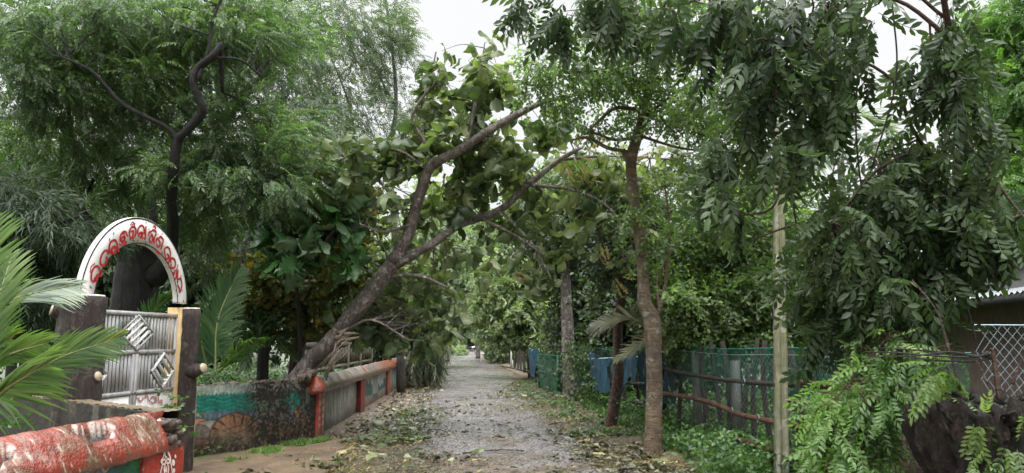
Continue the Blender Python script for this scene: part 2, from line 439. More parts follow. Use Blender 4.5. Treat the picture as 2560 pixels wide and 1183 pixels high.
sc10 = mixc(nt, 1.0, vm.outputs[0], ramp(nt, cl, [(.3, (.93, .94, .95)), (.7, (1, 1, 1))]), 'MULTIPLY')
cc = mixc(nt, .92, hs.outputs[0], sc10)
bg = N(nt, 'ShaderNodeBackground'); bg.inputs['Strength'].default_value = .1; nt.links.new(cc, bg.inputs[0])
ow = N(nt, 'ShaderNodeOutputWorld'); nt.links.new(bg.outputs[0], ow.inputs[0])
sl = bpy.data.lights.new('sun', 'SUN'); sl.energy = 1.9; sl.angle = math.radians(30); sl.color = (1, .98, .94)
so = bpy.data.objects.new('sun', sl); COL.objects.link(so); so.rotation_euler = (math.radians(28), 0, math.radians(-20))

# ================================================================ materials
M = {}
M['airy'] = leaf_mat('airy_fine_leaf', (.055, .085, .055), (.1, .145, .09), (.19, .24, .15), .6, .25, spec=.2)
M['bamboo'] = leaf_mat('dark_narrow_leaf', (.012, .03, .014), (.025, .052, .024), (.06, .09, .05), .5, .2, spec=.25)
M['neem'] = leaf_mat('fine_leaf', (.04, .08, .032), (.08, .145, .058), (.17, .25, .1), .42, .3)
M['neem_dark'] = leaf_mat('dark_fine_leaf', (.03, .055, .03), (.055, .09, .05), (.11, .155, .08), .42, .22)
M['haze_leaf'] = leaf_mat('hazy_leaf', (.1, .14, .095), (.17, .22, .145), (.28, .34, .23), .6, .3, spec=.2)  # distance haze put into the colour as a paler green
M['mist'] = leaf_mat('misty_leaf', (.17, .22, .165), (.26, .32, .23), (.38, .44, .32), .65, .25, spec=.15)  # paler again, thicker haze painted into the leaf colour
M['far_leaf'] = leaf_mat('far_leaf', (.27, .32, .28), (.37, .43, .36), (.5, .55, .47), .7, .2, spec=.1)  # palest leaves, far-lane mist painted into the colour
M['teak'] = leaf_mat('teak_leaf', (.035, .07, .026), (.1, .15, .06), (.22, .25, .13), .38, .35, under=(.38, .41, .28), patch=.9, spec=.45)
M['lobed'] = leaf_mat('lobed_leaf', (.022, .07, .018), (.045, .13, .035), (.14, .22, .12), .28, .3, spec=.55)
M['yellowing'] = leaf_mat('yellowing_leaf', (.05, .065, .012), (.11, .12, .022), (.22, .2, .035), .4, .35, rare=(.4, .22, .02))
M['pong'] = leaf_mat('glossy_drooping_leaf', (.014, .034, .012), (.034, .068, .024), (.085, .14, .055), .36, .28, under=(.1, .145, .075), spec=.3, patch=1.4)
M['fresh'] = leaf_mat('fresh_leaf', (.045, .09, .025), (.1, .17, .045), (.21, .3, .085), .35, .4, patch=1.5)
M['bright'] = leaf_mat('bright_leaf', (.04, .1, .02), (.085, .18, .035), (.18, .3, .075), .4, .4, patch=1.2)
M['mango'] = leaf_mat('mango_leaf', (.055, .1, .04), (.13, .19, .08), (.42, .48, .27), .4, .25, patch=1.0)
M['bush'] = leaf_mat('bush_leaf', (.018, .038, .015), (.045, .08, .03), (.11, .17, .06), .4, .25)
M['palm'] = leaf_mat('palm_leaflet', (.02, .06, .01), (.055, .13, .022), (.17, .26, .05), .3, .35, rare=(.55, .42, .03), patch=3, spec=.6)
M['palm_dark'] = leaf_mat('dark_palm_leaflet', (.015, .05, .018), (.035, .1, .032), (.11, .19, .06), .32, .25, rare=(.25, .14, .02), patch=2, spec=.6)  # darker green leaflets of the palms beyond wall and gate
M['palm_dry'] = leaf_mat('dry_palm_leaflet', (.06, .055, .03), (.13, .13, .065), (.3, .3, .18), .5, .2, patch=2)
M['palm_far'] = leaf_mat('hazy_palm_leaflet', (.13, .17, .14), (.2, .26, .21), (.36, .42, .36), .5, .2, patch=2)  # haze painted in as paleness; also serves one pale near frond
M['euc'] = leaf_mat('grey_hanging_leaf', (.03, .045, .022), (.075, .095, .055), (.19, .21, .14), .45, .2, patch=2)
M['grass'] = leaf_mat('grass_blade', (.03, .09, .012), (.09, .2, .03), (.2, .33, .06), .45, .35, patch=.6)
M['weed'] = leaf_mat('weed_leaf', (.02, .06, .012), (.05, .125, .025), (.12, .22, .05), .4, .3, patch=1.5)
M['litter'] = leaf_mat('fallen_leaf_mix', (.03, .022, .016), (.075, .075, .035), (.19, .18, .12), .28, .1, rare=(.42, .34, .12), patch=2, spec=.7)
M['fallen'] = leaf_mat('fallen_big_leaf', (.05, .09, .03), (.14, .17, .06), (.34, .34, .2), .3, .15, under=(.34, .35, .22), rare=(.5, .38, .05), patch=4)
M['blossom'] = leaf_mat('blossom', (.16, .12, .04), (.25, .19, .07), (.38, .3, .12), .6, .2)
M['bark'] = bark_mat('dark_wet_bark', (.03, .024, .021), (.07, .058, .05), None)
M['bark_black'] = bark_mat('black_wet_bark', (.014, .012, .011), (.032, .027, .024), None)
M['bark_far'] = bark_mat('hazy_bark', (.11, .105, .1), (.18, .17, .16), None)  # bark lightened to carry the haze of distance in its colour
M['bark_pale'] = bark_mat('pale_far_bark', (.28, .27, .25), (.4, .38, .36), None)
M['bark_teak'] = bark_mat('teak_bark', (.19, .155, .135), (.42, .37, .335), (.5, .49, .43))
M['bark_ring'] = bark_mat('ringed_bark', (.15, .1, .06), (.27, .2, .125), (.3, .3, .25), ring=True, sc=.9)
M['bark_red'] = bark_mat('reddish_bark', (.1, .045, .026), (.21, .12, .075), (.26, .24, .2), ring=True, sc=1.4)
M['bark_stump'] = bark_mat('wet_rotten_bark', (.016, .011, .009), (.045, .028, .02), (.12, .085, .06), sc=1.6)
M['rail'] = bark_mat('wet_red_wood', (.13, .055, .028), (.27, .14, .08), None, sc=1.5)
M['rail_dark'] = bark_mat('dark_wood', (.035, .025, .02), (.1, .07, .05), None, sc=1.5)
M['cut'] = simple_mat('cut_wood_paint', (.42, .36, .25), .5, .3, 20)
M['log'] = bark_mat('log_concrete', (.05, .033, .028), (.105, .075, .066), (.13, .11, .1), sc=1.3)
M['yellow'] = simple_mat('yellow_paint', (.55, .38, .17), .5, .35, 7, .3, stretch=(1, 1, .5))
M['white'] = simple_mat('white_paint', (.66, .65, .62), .45, .22, 5, .2, stretch=(1, 1, .6))
M['black_line'] = simple_mat('black_paint', (.02, .02, .02), .5)
M['red_line'] = simple_mat('red_paint', (.42, .02, .02), .45, .5, 25)
M['pink_line'] = simple_mat('faded_red_paint', (.5, .22, .22), .5, .5, 25)
M['cream_line'] = simple_mat('cream_paint', (.75, .66, .6), .5, .4, 20)
M['gate'] = simple_mat('grey_gate_paint', (.4, .4, .4), .38, .45, 9, .2, stretch=(1, 1, .35))
M['gate_white'] = simple_mat('white_gate_paint', (.72, .72, .7), .4, .25, 9)
M['plaster'] = paint_mat('mural_plaster', .5, .75, .4, 34)
M['coping'] = paint_mat('red_coping', .3, .5, .8, 26, flake=None, streak=False, spec=.7)
M['coping_far'] = paint_mat('worn_coping', .3, .8, .5, 26, spec=.6)
M['dark_wall'] = paint_mat('mouldy_wall', .6, .8, .4, 30)
M['rubble'] = simple_mat('broken_plaster', (.13, .1, .08), .7, .7, 30, .8)
M['void'] = simple_mat('dark_hollow', (.02, .013, .01), .9)
M['pole'] = paint_mat('weathered_concrete', .55, .5, .3, 40)
M['conc'] = simple_mat('mossy_concrete', (.1, .095, .06), .6, .6, 7, .5)
M['conc_post'] = simple_mat('grey_concrete_post', (.085, .085, .08), .6, .4, 12, .3)
M['net_blue'] = simple_mat('blue_net', (.018, .07, .11), .6, .3, 14, .2, stretch=(4, 4, 1))
M['net_green'] = simple_mat('green_net', (.012, .085, .04), .6, .5, 14, .2)
M['strand'] = simple_mat('pale_net_strand', (.14, .2, .2), .5, .3, 9)
M['strand_blue'] = simple_mat('pale_blue_strand', (.4, .5, .6), .5, .2, 9)
M['strand_green'] = simple_mat('green_strand', (.02, .16, .12), .5, .3, 9)
M['house'] = paint_mat('brown_render', .7, .5, .2, 20)
M['tin'] = simple_mat('corrugated_sheet', (.36, .38, .4), .3, .3, 5, .1, metal=.3)
M['roofdark'] = simple_mat('dark_roof_sheet', (.035, .034, .036), .8, .4, 6, .3)
M['wood_split'] = simple_mat('splintered_wood', (.33, .27, .21), .6, .4, 30, .4, stretch=(1, 1, .2))
M['metal_dark'] = simple_mat('dark_metal', (.06, .06, .065), .4, .3, 9)
M['litterbit'] = simple_mat('plastic_scrap', (.6, .62, .65), .4, .1, 9)

# ================================================================ ground and road
def lerp(x, xs, ys): return np.interp(x, xs, ys)
RY = [-40, 0, 9.3, 20.9, 39.7, 60, 81, 97, 140, 400]
RL = [-2.3, -1.5, -1.6, -2.5, -3.85, -5.4, -7.4, -9.6, -16, -40]
RR = [1.0, 1.7, 1.65, .7, .0, -1.5, -3.0, -3.6, -8, -26]
def road_edges(y): return lerp(y, RY, RL), lerp(y, RY, RR)
def axis(lo, hi, flo, fhi, fine, ext):
    a = np.arange(flo, fhi+fine/2, fine); l = [flo]; s = fine
    while l[-1] > lo: s *= 1.3; l.append(l[-1]-s)
    r = [fhi]; s = fine
    while r[-1] < hi: s *= 1.3; r.append(r[-1]+s)
    return np.unique(np.concatenate([l, a, r]))
gx = axis(-2500, 2500, -9, 7, .12, 0); gy = axis(-300, 4000, 8, 34, .14, 0)
X, Y = np.meshgrid(gx, gy); P = np.stack([X, Y, np.zeros_like(X)], -1)
l, r = road_edges(Y); dl = l-X; dr_ = X-r; de = np.maximum(dl, dr_)
n1 = fbm(P, .7, 4); n2 = fbm(P+9, 3.5, 4); n3 = fbm(P+31, 14, 3)
hgt = sstep(.1, 1.2, de)*(.05*n1+.05*n2)+.012*n3*sstep(-.2, .4, de)
hgt = np.where(Y > 60, hgt*.3, hgt)
P[..., 2] = hgt - .012*(de < .1)
mud = np.array([.2, .142, .095]); mud2 = np.array([.13, .098, .07]); green = np.array([.045, .075, .02]); dk = np.array([.05, .038, .026])
c = mud+(mud2-mud)*sstep(.4, .65, n2)[..., None]
c = c*(.75+.5*n3[..., None])
wl_ = -3.17-(Y-12.7)*.0475-np.where(Y < 12.7, (12.7-Y)*.3, 0); gL = sstep(.1, .5, wl_-X); gR = sstep(.7, 1.1, X-r+.5*(n1-.5)) 
g = np.clip(np.maximum(gL, gR), 0, 1)[..., None]; c = c*(1-g)+(green*(.6+.8*n2[..., None])+dk*.3)*g
gv = (g[..., 0] > .6)
ny_, nx_ = X.shape; ii = (np.arange(ny_-1)[:, None]*nx_+np.arange(nx_-1)[None, :]).ravel()
li = np.stack([ii, ii+1, ii+nx_+1, ii+nx_], 1)
M['ground'] = paint_mat('muddy_ground', .42, .6, .8, 22, streak=False, spec=.5)
gnd = mesh_obj('ground', P.reshape(-1, 3), (np.full(len(ii), 4), li.ravel()), M['ground'], None, True, c.reshape(-1, 3))
tag(gnd, 'brown muddy verge ground strewn with storm debris beside the wet lane', 'ground', kind='structure')
# road sheet
ys = np.unique(np.concatenate([np.arange(-40, 8, 1.5), np.arange(8, 30, .1), np.arange(30, 60, .3), np.arange(60, 400, 3)])); us = np.linspace(0, 1, 56)
U, YY = np.meshgrid(us, ys); l, r = road_edges(YY)
e1 = (fbm(np.stack([YY, YY*0, YY*0], -1), 1.3, 4)-.5)*.7; e2 = (fbm(np.stack([YY, YY*0+40, YY*0], -1), 1.3, 4)-.5)*.9
XX = (l+e1)*(1-U)+(r+e2)*U; P = np.stack([XX, YY, XX*0], -1)
n1 = fbm(P+3, 1.1, 4); n2 = fbm(P, 6, 4); n3 = fbm(P+5, 24, 3)
edge = np.minimum(U, 1-U)
P[..., 2] = .006+.03*sstep(0, .3, edge)+.012*(n2-.5)*sstep(0, .15, edge)+.008*(n3-.5)*sstep(0, .1, edge)
P[..., 2] = np.where(edge < .001, -.03, P[..., 2])
base = np.array([.24, .222, .232]); brn = np.array([.185, .14, .118])
mk = sstep(.54, .74, n1+.35*(.2-edge)*(edge < .2)*5*.5+.1*sstep(16, 9, YY)+.28*sstep(.18, 0, edge))[..., None]
c = base*(1-mk)+brn*mk; c = c*(.6+.8*n3[..., None])*(.8+.4*n2[..., None])
ny_, nx_ = U.shape; ii = (np.arange(ny_-1)[:, None]*nx_+np.arange(nx_-1)[None, :]).ravel(); li = np.stack([ii, ii+1, ii+nx_+1, ii+nx_], 1)
mm, nt = newmat('wet_road')
a = N(nt, 'ShaderNodeAttribute', attribute_name='paint'); v = mapped(nt, (1, .55, 1))
nA = noise(nt, v, 26, 6, .78, .8); nB = noise(nt, mapped(nt), 1.4, 4, .6)
col = mixc(nt, 1.0, a.outputs['Color'], ramp(nt, nA, [(.38, (.22, .18, .16)), (.47, (.95, .93, .93)), (.6, (1.05, 1.05, 1.05))]), 'MULTIPLY')
rg = N(nt, 'ShaderNodeMapRange'); nt.links.new(nB, rg.inputs[0]); rg.inputs[1].default_value = .35; rg.inputs[2].default_value = .65; rg.inputs[3].default_value = .1; rg.inputs[4].default_value = .32
finish(nt, col, rough=rg.outputs[0], bump=nA, bstr=.75, bdist=.02, spec=.8)
rd = mesh_obj('road', P.reshape(-1, 3), (np.full(len(ii), 4), li.ravel()), mm, None, True, c.reshape(-1, 3))
tag(rd, 'narrow wet earthen lane running straight away between the trees', 'road', kind='structure')
# far crossing road
c0 = MB(); c0.quad((-60, 96, .012), (30, 99, .012), (30, 104, .012), (-60, 101, .012))
tag(c0.build('side_road', simple_mat('pale_wet_track', (.3, .29, .28), .4)), 'pale wet track crossing the far end of the lane', 'road', kind='structure')

# ================================================================ walls
def grid_face(fn, nu, nv):
    """fn(u,v)->xyz arrays; returns verts, (ls, li)"""
    Uu, Vv = np.meshgrid(np.linspace(0, 1, nu), np.linspace(0, 1, nv)); P = fn(Uu, Vv)
    ii = (np.arange(nv-1)[:, None]*nu+np.arange(nu-1)[None, :]).ravel(); li = np.stack([ii, ii+1, ii+nu+1, ii+nu], 1)
    return P.reshape(-1, 3), (np.full(len(ii), 4), li.ravel()), Uu.ravel(), Vv.ravel()
def C(*a): return np.array(a, float)
def blend(c, col, m): return c*(1-m[:, None])+np.asarray(col)*m[:, None]
def ell(px, py, cx, cy, rx, ry, rot=0, soft=.08):
    a = math.radians(rot); dx = px-cx; dy = py-cy; u = (dx*math.cos(a)+dy*math.sin(a))/rx; v = (-dx*math.sin(a)+dy*math.cos(a))/ry
    return 1-sstep(1-soft, 1+soft, np.sqrt(u*u+v*v))
def pline(px, py, pts, w):
    d = np.full(len(px), 1e9)
    for (x0, y0), (x1, y1) in zip(pts[:-1], pts[1:]):
        vx, vy = x1-x0, y1-y0; L = max(1e-6, vx*vx+vy*vy); t = np.clip(((px-x0)*vx+(py-y0)*vy)/L, 0, 1)
        d = np.minimum(d, np.hypot(px-x0-t*vx, py-y0-t*vy))
    return 1-sstep(w*.4, w*.65, d)

# --- far wall: tiger panel from the gate post to the lane corner, then along the lane
A = gr(478, 1160); B = np.array([-3.17, 12.7, 0]); A[2] = 0; ZT = 1.0
wall = thing('painted_wall', (-3.3, 13, 0), 'long low wall with worn murals and red coping on the left lane edge', 'wall')
wall['label'] = 'long low wall with faded tiger mural and red-brown coping beyond the gate'
def tiger_fn(u, v): return np.stack([A[0]+(B[0]-A[0])*u, A[1]+(B[1]-A[1])*u, -.05+(ZT+.05)*v], -1)
V, fc, u, v = grid_face(tiger_fn, 330, 130); px, py = proj(V); n1 = fbm(V, 2.2, 5); n2 = fbm(V+7, 9, 4); n3 = fbm(V+17, 38, 3)
dirn = nrm((B-A)*[1, 1, 0]); nr = np.array([dirn[1], -dirn[0], 0])
V = V+nr*((n3-.5)*.012+(n2-.5)*.01)[:, None]
c = np.tile(C(.3, .36, .32), (len(V), 1))*(.7+.6*n2[:, None])
yT = 985-.045*(px-490)+6*np.abs(((px*.11) % 1)-.5)*2
c = blend(c, C(.008, .15, .115), sstep(yT-2, yT+2, py))
c = blend(c, C(.02, .26, .2), sstep(.15, .3, np.sin(py*.62+3*np.sin(px*.11)+n2*5))*sstep(yT, yT+4, py)*.55)
yB = 1030-.03*(px-490)
c = blend(c, C(.08, .13, .17), sstep(yB-3, yB+3, py)); c = blend(c, C(.22, .28, .32), sstep(.5, .9, np.sin(px*.5+4*n1))*sstep(yB+3, yB+8, py)*.7)
c = blend(c, C(.17, .11, .08), sstep(1052, 1060, py+8*(n1-.5)))
for (ex, ey, rx, ry, col) in ((500, 1062, 26, 15, (.45, .2, .12)), (530, 1064, 34, 13, (.3, .29, .26)), (500, 1085, 26, 22, (.2, .16, .14)), (505, 1112, 30, 14, (.28, .16, .1)), (520, 1128, 30, 15, (.38, .17, .08)), (560, 1140, 60, 22, (.2, .14, .09))):
    c = blend(c, C(.03, .025, .02), ell(px, py, ex, ey, rx+2, ry+2)); c = blend(c, col, ell(px, py, ex, ey, rx, ry))
tg = ell(px, py, 590, 1098, 66, 64, -18, .04)*sstep(520, 530, px)
c = blend(c, C(.03, .02, .015), ell(px, py, 590, 1098, 69, 67, -18, .03)); c = blend(c, C(.3, .16, .09), tg); c = blend(c, C(.24, .18, .12), tg*sstep(1065, 1095, py+10*(n1-.5)))
rr = np.hypot(px-590, (py-1098)); aa = np.arctan2(py-1098, px-590)
tn = np.hypot((px-590)/66, (py-1098)/64); st_ = np.sin(aa*13+tn*4.5+2.2*n1+.8*np.sin(aa*5)); ln = .62+.28*np.sin(aa*29+4*n2)
c = blend(c, C(.015, .012, .01), sstep(.45, .75, st_)*tg*sstep(ln, ln+.1, tn)*sstep(.1, -.4, np.sin(aa))*.8)
c = blend(c, C(.03, .02, .015), sstep(.82, .92, np.sin(py*.42+px*.16+n1*9)*n2*1.7)*tg*sstep(.6, .5, tn)*.7)
for (ex, ey, rx, ry) in ((757, 1050, 15, 16), (783, 1056, 14, 15), (770, 1086, 18, 14), (745, 1030, 10, 14)):
    c = blend(c, C(.03, .025, .02), ell(px, py, ex, ey, rx+1.5, ry+1.5)); c = blend(c, C(.3, .2, .12), ell(px, py, ex, ey, rx, ry))
mould = sstep(570, 650, px+70*(n1-.5))*sstep(.36, .56, n2*.55+n1*.5+.08*np.sin(px*.05)+.09)
mould = np.maximum(mould, sstep(1095, 1150, py+50*(n1-.5)+.12*(px-480)+20)*.95)
mould = np.maximum(mould, sstep(.45, .6, n1)*sstep(965, 945, py)*.7*sstep(560, 640, px))
spk = sstep(.5, .62, n3*.6+n2*.4)
c = blend(c, C(.018, .015, .013), mould*(1-.45*spk)); c = blend(c, C(.2, .14, .09), mould*spk*.35*sstep(620, 660, px))
c = blend(c, C(.3, .24, .18), sstep(.985, 1, v)*.8*(n3 > .45))
c = blend(c, C(.4, .33, .26), sstep(.018, .008, u)); 
mesh_obj('mural_panel', V, fc, M['plaster'], wall, True, c)
def coping(name, p0, p1, mat, parent, nrmside, paint, prof=((-.16, .74), (-.17, .84), (-.06, 1.02), (.02, 1.05), (.17, .87), (.175, .775), (.1, .765)), seg=.03, rough=.03, dent=None, seedo=0):
    d = p1-p0; L = np.linalg.norm(d[:2]); d = d/L; s = np.array([*nrmside, 0]); nu = max(4, int(L/seg))
    pr = smooth_prof(prof); nv = len(pr); xs = np.linspace(0, L, nu)
    V = p0[None, None, :]*[1, 1, 0]+d*[1, 1, 0]*xs[None, :, None]+s*pr[:, None, 0:1]+np.array([0, 0, 1])*pr[:, None, 1:2]
    V = V+p0[2]*0
    nn = fbm(V+seedo, 6, 4)-.5; ctr = p0*[1, 1, 0]+d*[1, 1, 0]*xs[None, :, None]+np.array([0, 0, .88])
    o = nrm(V-ctr); V = V+o*nn[..., None]*rough*2+o*(fbm(V+3+seedo, 28, 3)-.5)[..., None]*rough*.5
    if dent is not None: V, dm = dent(V, xs, pr)
    else: dm = np.zeros(V.shape[:2])
    Vf = V.reshape(-1, 3); ii = (np.arange(nv-1)[:, None]*nu+np.arange(nu-1)[None, :]).ravel(); li = np.stack([ii, ii+1, ii+nu+1, ii+nu], 1)
    ls = np.full(len(ii), 4); lf = li.ravel(); e0 = np.arange(nv)*nu; ls = np.concatenate([ls, [nv, nv]]); lf = np.concatenate([lf, e0, (e0+nu-1)[::-1]])
    px, py = proj(Vf); cc_ = paint(Vf, px, py, np.tile(xs, nv), dm.ravel())
    return mesh_obj(name, Vf, (ls, lf), mat, parent, True, cc_)
def smooth_prof(pr, k=4):
    P = np.array(pr); out = []
    for a, b in zip(P[:-1], P[1:]):
        for t in np.linspace(0, 1, k, endpoint=False): out.append(a+(b-a)*t)
    out.append(P[-1]); P = np.array(out); Q = P.copy()
    for _ in range(2): Q[1:-1] = Q[1:-1]*.6+.2*(Q[:-2]+Q[2:])
    return Q
# lane-side run of the far wall
WX = lambda y: -3.17-(y-12.7)*.0475
ends = [12.75, 17.4, 23.0, 26.5, 31.5]
wn = np.array([1.0, .0475])
def far_panel(y0, y1, fn, top=.86, nu=120, nv=70, name='street_panel'):
    def f(u, v):
        y = y0+(y1-y0)*u; return np.stack([WX(y)+0*u, y, -.05+(top+.05)*v], -1)
    V, fc, u, v = grid_face(f, nu, nv); px, py = proj(V); n1 = fbm(V, 2.2, 5); n2 = fbm(V*[1, 3, 1]+7, 4, 4); n3 = fbm(V+17, 30, 3)
    V[:, 0] += (n3-.5)*.014; c = fn(V, px, py, u, v, n1, n2, n3); mesh_obj(name, V, fc, M['plaster'], wall, True, c)
def low_grime(c, v, n1, col=(.07, .05, .04)): return blend(c, col, sstep(.42, .1, v+.25*(n1-.5)))
def f1(V, px, py, u, v, n1, n2, n3):
    c = np.tile(C(.2, .19, .16), (len(V), 1))*(.5+n2[:, None]); c = blend(c, C(.35, .4, .36), sstep(.5, .6, n2)*.5)
    c = blend(c, C(.45, .55, .52), sstep(.13, .1, u)); c = blend(c, C(.02, .12, .09), sstep(.06, .1, u)*sstep(.16, .12, u)*sstep(.35, .6, n2+.3*(.7-v)))
    c = blend(c, C(.4, .42, .4), sstep(.5, .62, fbm(V*[1, 2.5, .5]+50, 3, 4))*sstep(.35, .6, v)*.7); return low_grime(c, v, n1, (.055, .045, .04))
def f2(V, px, py, u, v, n1, n2, n3):
    c = np.tile(C(.42, .47, .47), (len(V), 1)); h = .62+.12*np.sin(u*7)+.2*(n1-.5)+.06*np.sin(u*60)
    c = blend(c, C(.03, .1, .09), sstep(h+.02, h-.02, v)); c = blend(c, C(.26, .27, .24), sstep(.36+.05*np.sin(u*9), .33, v)); return low_grime(c, v, n1, (.13, .09, .06))
def f3(V, px, py, u, v, n1, n2, n3):
    c = np.tile(C(.4, .43, .4), (len(V), 1)); c = blend(c, C(.03, .14, .12), sstep(.5, .56, n2)); c = blend(c, C(.3, .12, .08), sstep(.1, .06, u)); return low_grime(c, v, n1, (.13, .09, .07))
def f4(V, px, py, u, v, n1, n2, n3):
    c = np.tile(C(.42, .4, .38), (len(V), 1)); c = blend(c, C(.25, .1, .08), sstep(.52, .58, n2)); return low_grime(c, v, n1, (.14, .1, .08))
far_panel(ends[0]+.3, ends[1], f1); far_panel(ends[1], ends[2], f2); far_panel(ends[2], ends[3], f3, nu=80); far_panel(ends[3], ends[4], f4, nu=80)
def pil(y, w, col, proud=.06, top=.83, name='pilaster', em=False):
    x = WX(y)+proud
    def f(u, v):
        # front face plus returns: unfold u
        k = np.clip(u, 0, 1); yy = np.where(k < .2, y, np.where(k > .8, y+w, y+(k-.2)/.6*w)); xx = np.where(k < .2, x-proud*(1-k/.2), np.where(k > .8, x-proud*((k-.8)/.2), x)); return np.stack([xx, yy, -.04+(top+.04)*v], -1)
    V, fc, u, v = grid_face(f, 26, 90); n1 = fbm(V+3, 5, 4); n3 = fbm(V, 40, 3)
    c = np.tile(C(*col), (len(V), 1))*(.6+.8*n1[:, None])
    if em:
        yy = (V[:, 1]-y)/w; q = np.abs(np.sin(V[:, 2]*26+2*np.sin(yy*6)))*np.abs(yy-.5)
        c = blend(c, C(.55, .42, .36), sstep(.12, .17, q+.06*n3)*sstep(.05, .1, yy)*sstep(.95, .9, yy)*sstep(.1, .2, v)); 
    c = low_grime(c, v*1.3, n1, (.1, .06, .05)); mesh_obj(name, V, fc, M['plaster'], wall, True, c)
pil(12.74, .42, (.4, .06, .04), .05, em=True); pil(17.1, .5, (.2, .022, .018), .1); pil(17.9, .14, (.42, .28, .2), .03); pil(22.7, .5, (.38, .1, .07)); pil(26.3, .3, (.26, .03, .025), .1)
def cpaint_far(red0, red1):
    def f(V, px, py, x, dm):
        n1 = fbm(V*[1, 1, .3], 5, 4); n2 = fbm(V, 24, 4); c = np.tile(C(.17, .12, .09), (len(V), 1))*(.6+.8*n2[:, None])
        c = blend(c, C(.4, .38, .35), sstep(.5, .58, fbm(V*[1, 4, .4], 5, 3))*sstep(.88, .92, V[:, 2])*.9)
        r = sstep(red0, red1, x+1.5*(n1-.5)); c = blend(c, C(.32, .085, .035), r*.85); c = blend(c, C(.4, .07, .03), sstep(.25, .05, x)*(red0 < 900)*1.0)
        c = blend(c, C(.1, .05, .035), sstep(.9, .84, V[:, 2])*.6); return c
    return f
P0 = lambda y: np.array([WX(y), y, 0.])
coping('coping', P0(12.55), P0(17.5), M['coping_far'], wall, (1, .05), cpaint_far(9, 10), rough=.02)
coping('coping', P0(17.53), P0(23.9), M['coping_far'], wall, (1, .05), cpaint_far(1.0, 4.5), rough=.02, seedo=3)
coping('coping', P0(24.3), P0(31.6), M['coping_far'], wall, (1, .05), cpaint_far(99, 100), rough=.05, seedo=5)
# wall thickness (back and top of the mural panel)
b = MB(); th = .14
back = -nr*th
for (p, q, z0, z1) in ((A, B, -.05, ZT),):
    b.quad(p+back+[0, 0, z0], q+back+[0, 0, z0], q+back+[0, 0, z1], p+back+[0, 0, z1]); b.quad(p+[0, 0, z1-.002], q+[0, 0, z1-.002], q+back+[0, 0, z1-.002], p+back+[0, 0, z1-.002])
    b.quad(p+[0, 0, z0], p+back+[0, 0, z0], p+back+[0, 0, z1-.002], p+[0, 0, z1-.002])
b.quad(P0(12.6)+[-.16, 0, 0], P0(31.5)+[-.16, 0, 0], P0(31.5)+[-.16, 0, .86], P0(12.6)+[-.16, 0, .86]); b.quad(P0(31.5)+[-.16, 0, 0], P0(31.5), P0(31.5)+[0, 0, .86], P0(31.5)+[-.16, 0, .86])
b.build('back_face', M['conc'], wall)
# rubble lumps on the mural panel's top and corner
b = MB()
for k in range(34):
    t = RNG.random(); p = A+(B-A)*t-nr*.07+[0, 0, ZT]; s = RNG.uniform(.02, .06); b.box(p, (s*1.6, s*1.4, s*.6), None, s*.6)
for k in range(14): p = P0(12.6)+np.array([RNG.uniform(-.3, 0), RNG.uniform(-.15, .1), 1.0+RNG.uniform(-.06, .1)]); s = RNG.uniform(.06, .14); b.box(p, (s, s, s*.7), None, s*.5)
b.build('broken_edge', M['rubble'], wall)

# --- near wall beside the camera: coping, painted face, mouldy return
near = thing('garden_wall', (-2.75, 5, 0), 'near low wall with broken glossy red coping and mouldy grey return', 'wall')
NX = lambda y: -2.88+(y-4.3)*.085
NP = lambda y: np.array([NX(y), y, 0.])
nprof = ((-.17, .76), (-.18, .9), (-.1, 1.03), (0, 1.075), (.07, 1.04), (.19, .87), (.195, .785), (.11, .77))
def dent(V, xs, pr):
    dm = np.zeros(V.shape[:2]); Xs = np.broadcast_to(xs[None, :], V.shape[:2]); O = np.broadcast_to(pr[:, None, 0], V.shape[:2])
    y = NP(0)[1]+0; yy = V[..., 1]
    n = fbm(V, 14, 3)-.5
    for (hy, ho, ry, ro, dp) in ((HOLE1, .055, .2, .06, .12), (HOLE2, .06, .22, .085, .14)):
        q = np.sqrt(((yy-hy)/ry)**2+((O-ho)/ro)**2)+n*.7; m = 1-sstep(.8, 1.05, q); dm = np.maximum(dm, m); V = V.copy(); V[..., 2] -= m*dp
    e = sstep(NE-.22, NE-.14, yy+n*.25); dm = np.maximum(dm, e*1.0*(O > .03)); V[..., 2] -= e*.1*(O > .03); V[..., 0] -= e*.05*(O > .03)
    return V, dm
HOLE1 = 5.18; HOLE2 = 4.22; NE = 6.15
def npaint(V, px, py, x, dm):
    n1 = fbm(V, 5, 5); n2 = fbm(V+4, 20, 4); n3 = fbm(V+9, 60, 3)
    c = np.tile(C(.23, .034, .016), (len(V), 1))*(.55+.8*n1[:, None]); c = blend(c, C(.15, .055, .032), sstep(.48, .6, n2)*.75); c = blend(c, C(.1, .075, .04), sstep(.54, .62, fbm(V+33, 3, 5))*.65)
    top = sstep(1.0, 1.06, V[:, 2])
    c = blend(c, C(.22, .1, .05), sstep(-.02, -.08, (V[:, 0]-NX(V[:, 1])))*.8)
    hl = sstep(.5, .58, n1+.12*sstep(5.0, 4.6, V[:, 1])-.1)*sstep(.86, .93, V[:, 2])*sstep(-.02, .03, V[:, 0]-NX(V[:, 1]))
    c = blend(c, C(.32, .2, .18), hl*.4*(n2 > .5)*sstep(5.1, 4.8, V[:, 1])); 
    c = blend(c, C(.26, .2, .13), sstep(.6, .66, n2)*.7*sstep(.4, .6, n3)); c = blend(c, C(.55, .47, .38), sstep(.7, .75, n3+.15*(n2-.5))*.8)
    c = blend(c, C(.6, .52, .45), ((dm > .05)*(dm < .45))*.9); c = blend(c, C(.008, .005, .004), sstep(.5, .75, dm)); return c  # light chipped rims; shade inside holes and broken end painted near black
coping('coping', NP(2.6), NP(NE), M['coping'], near, (1, -.085), npaint, prof=nprof, seg=.014, rough=.025, dent=dent)
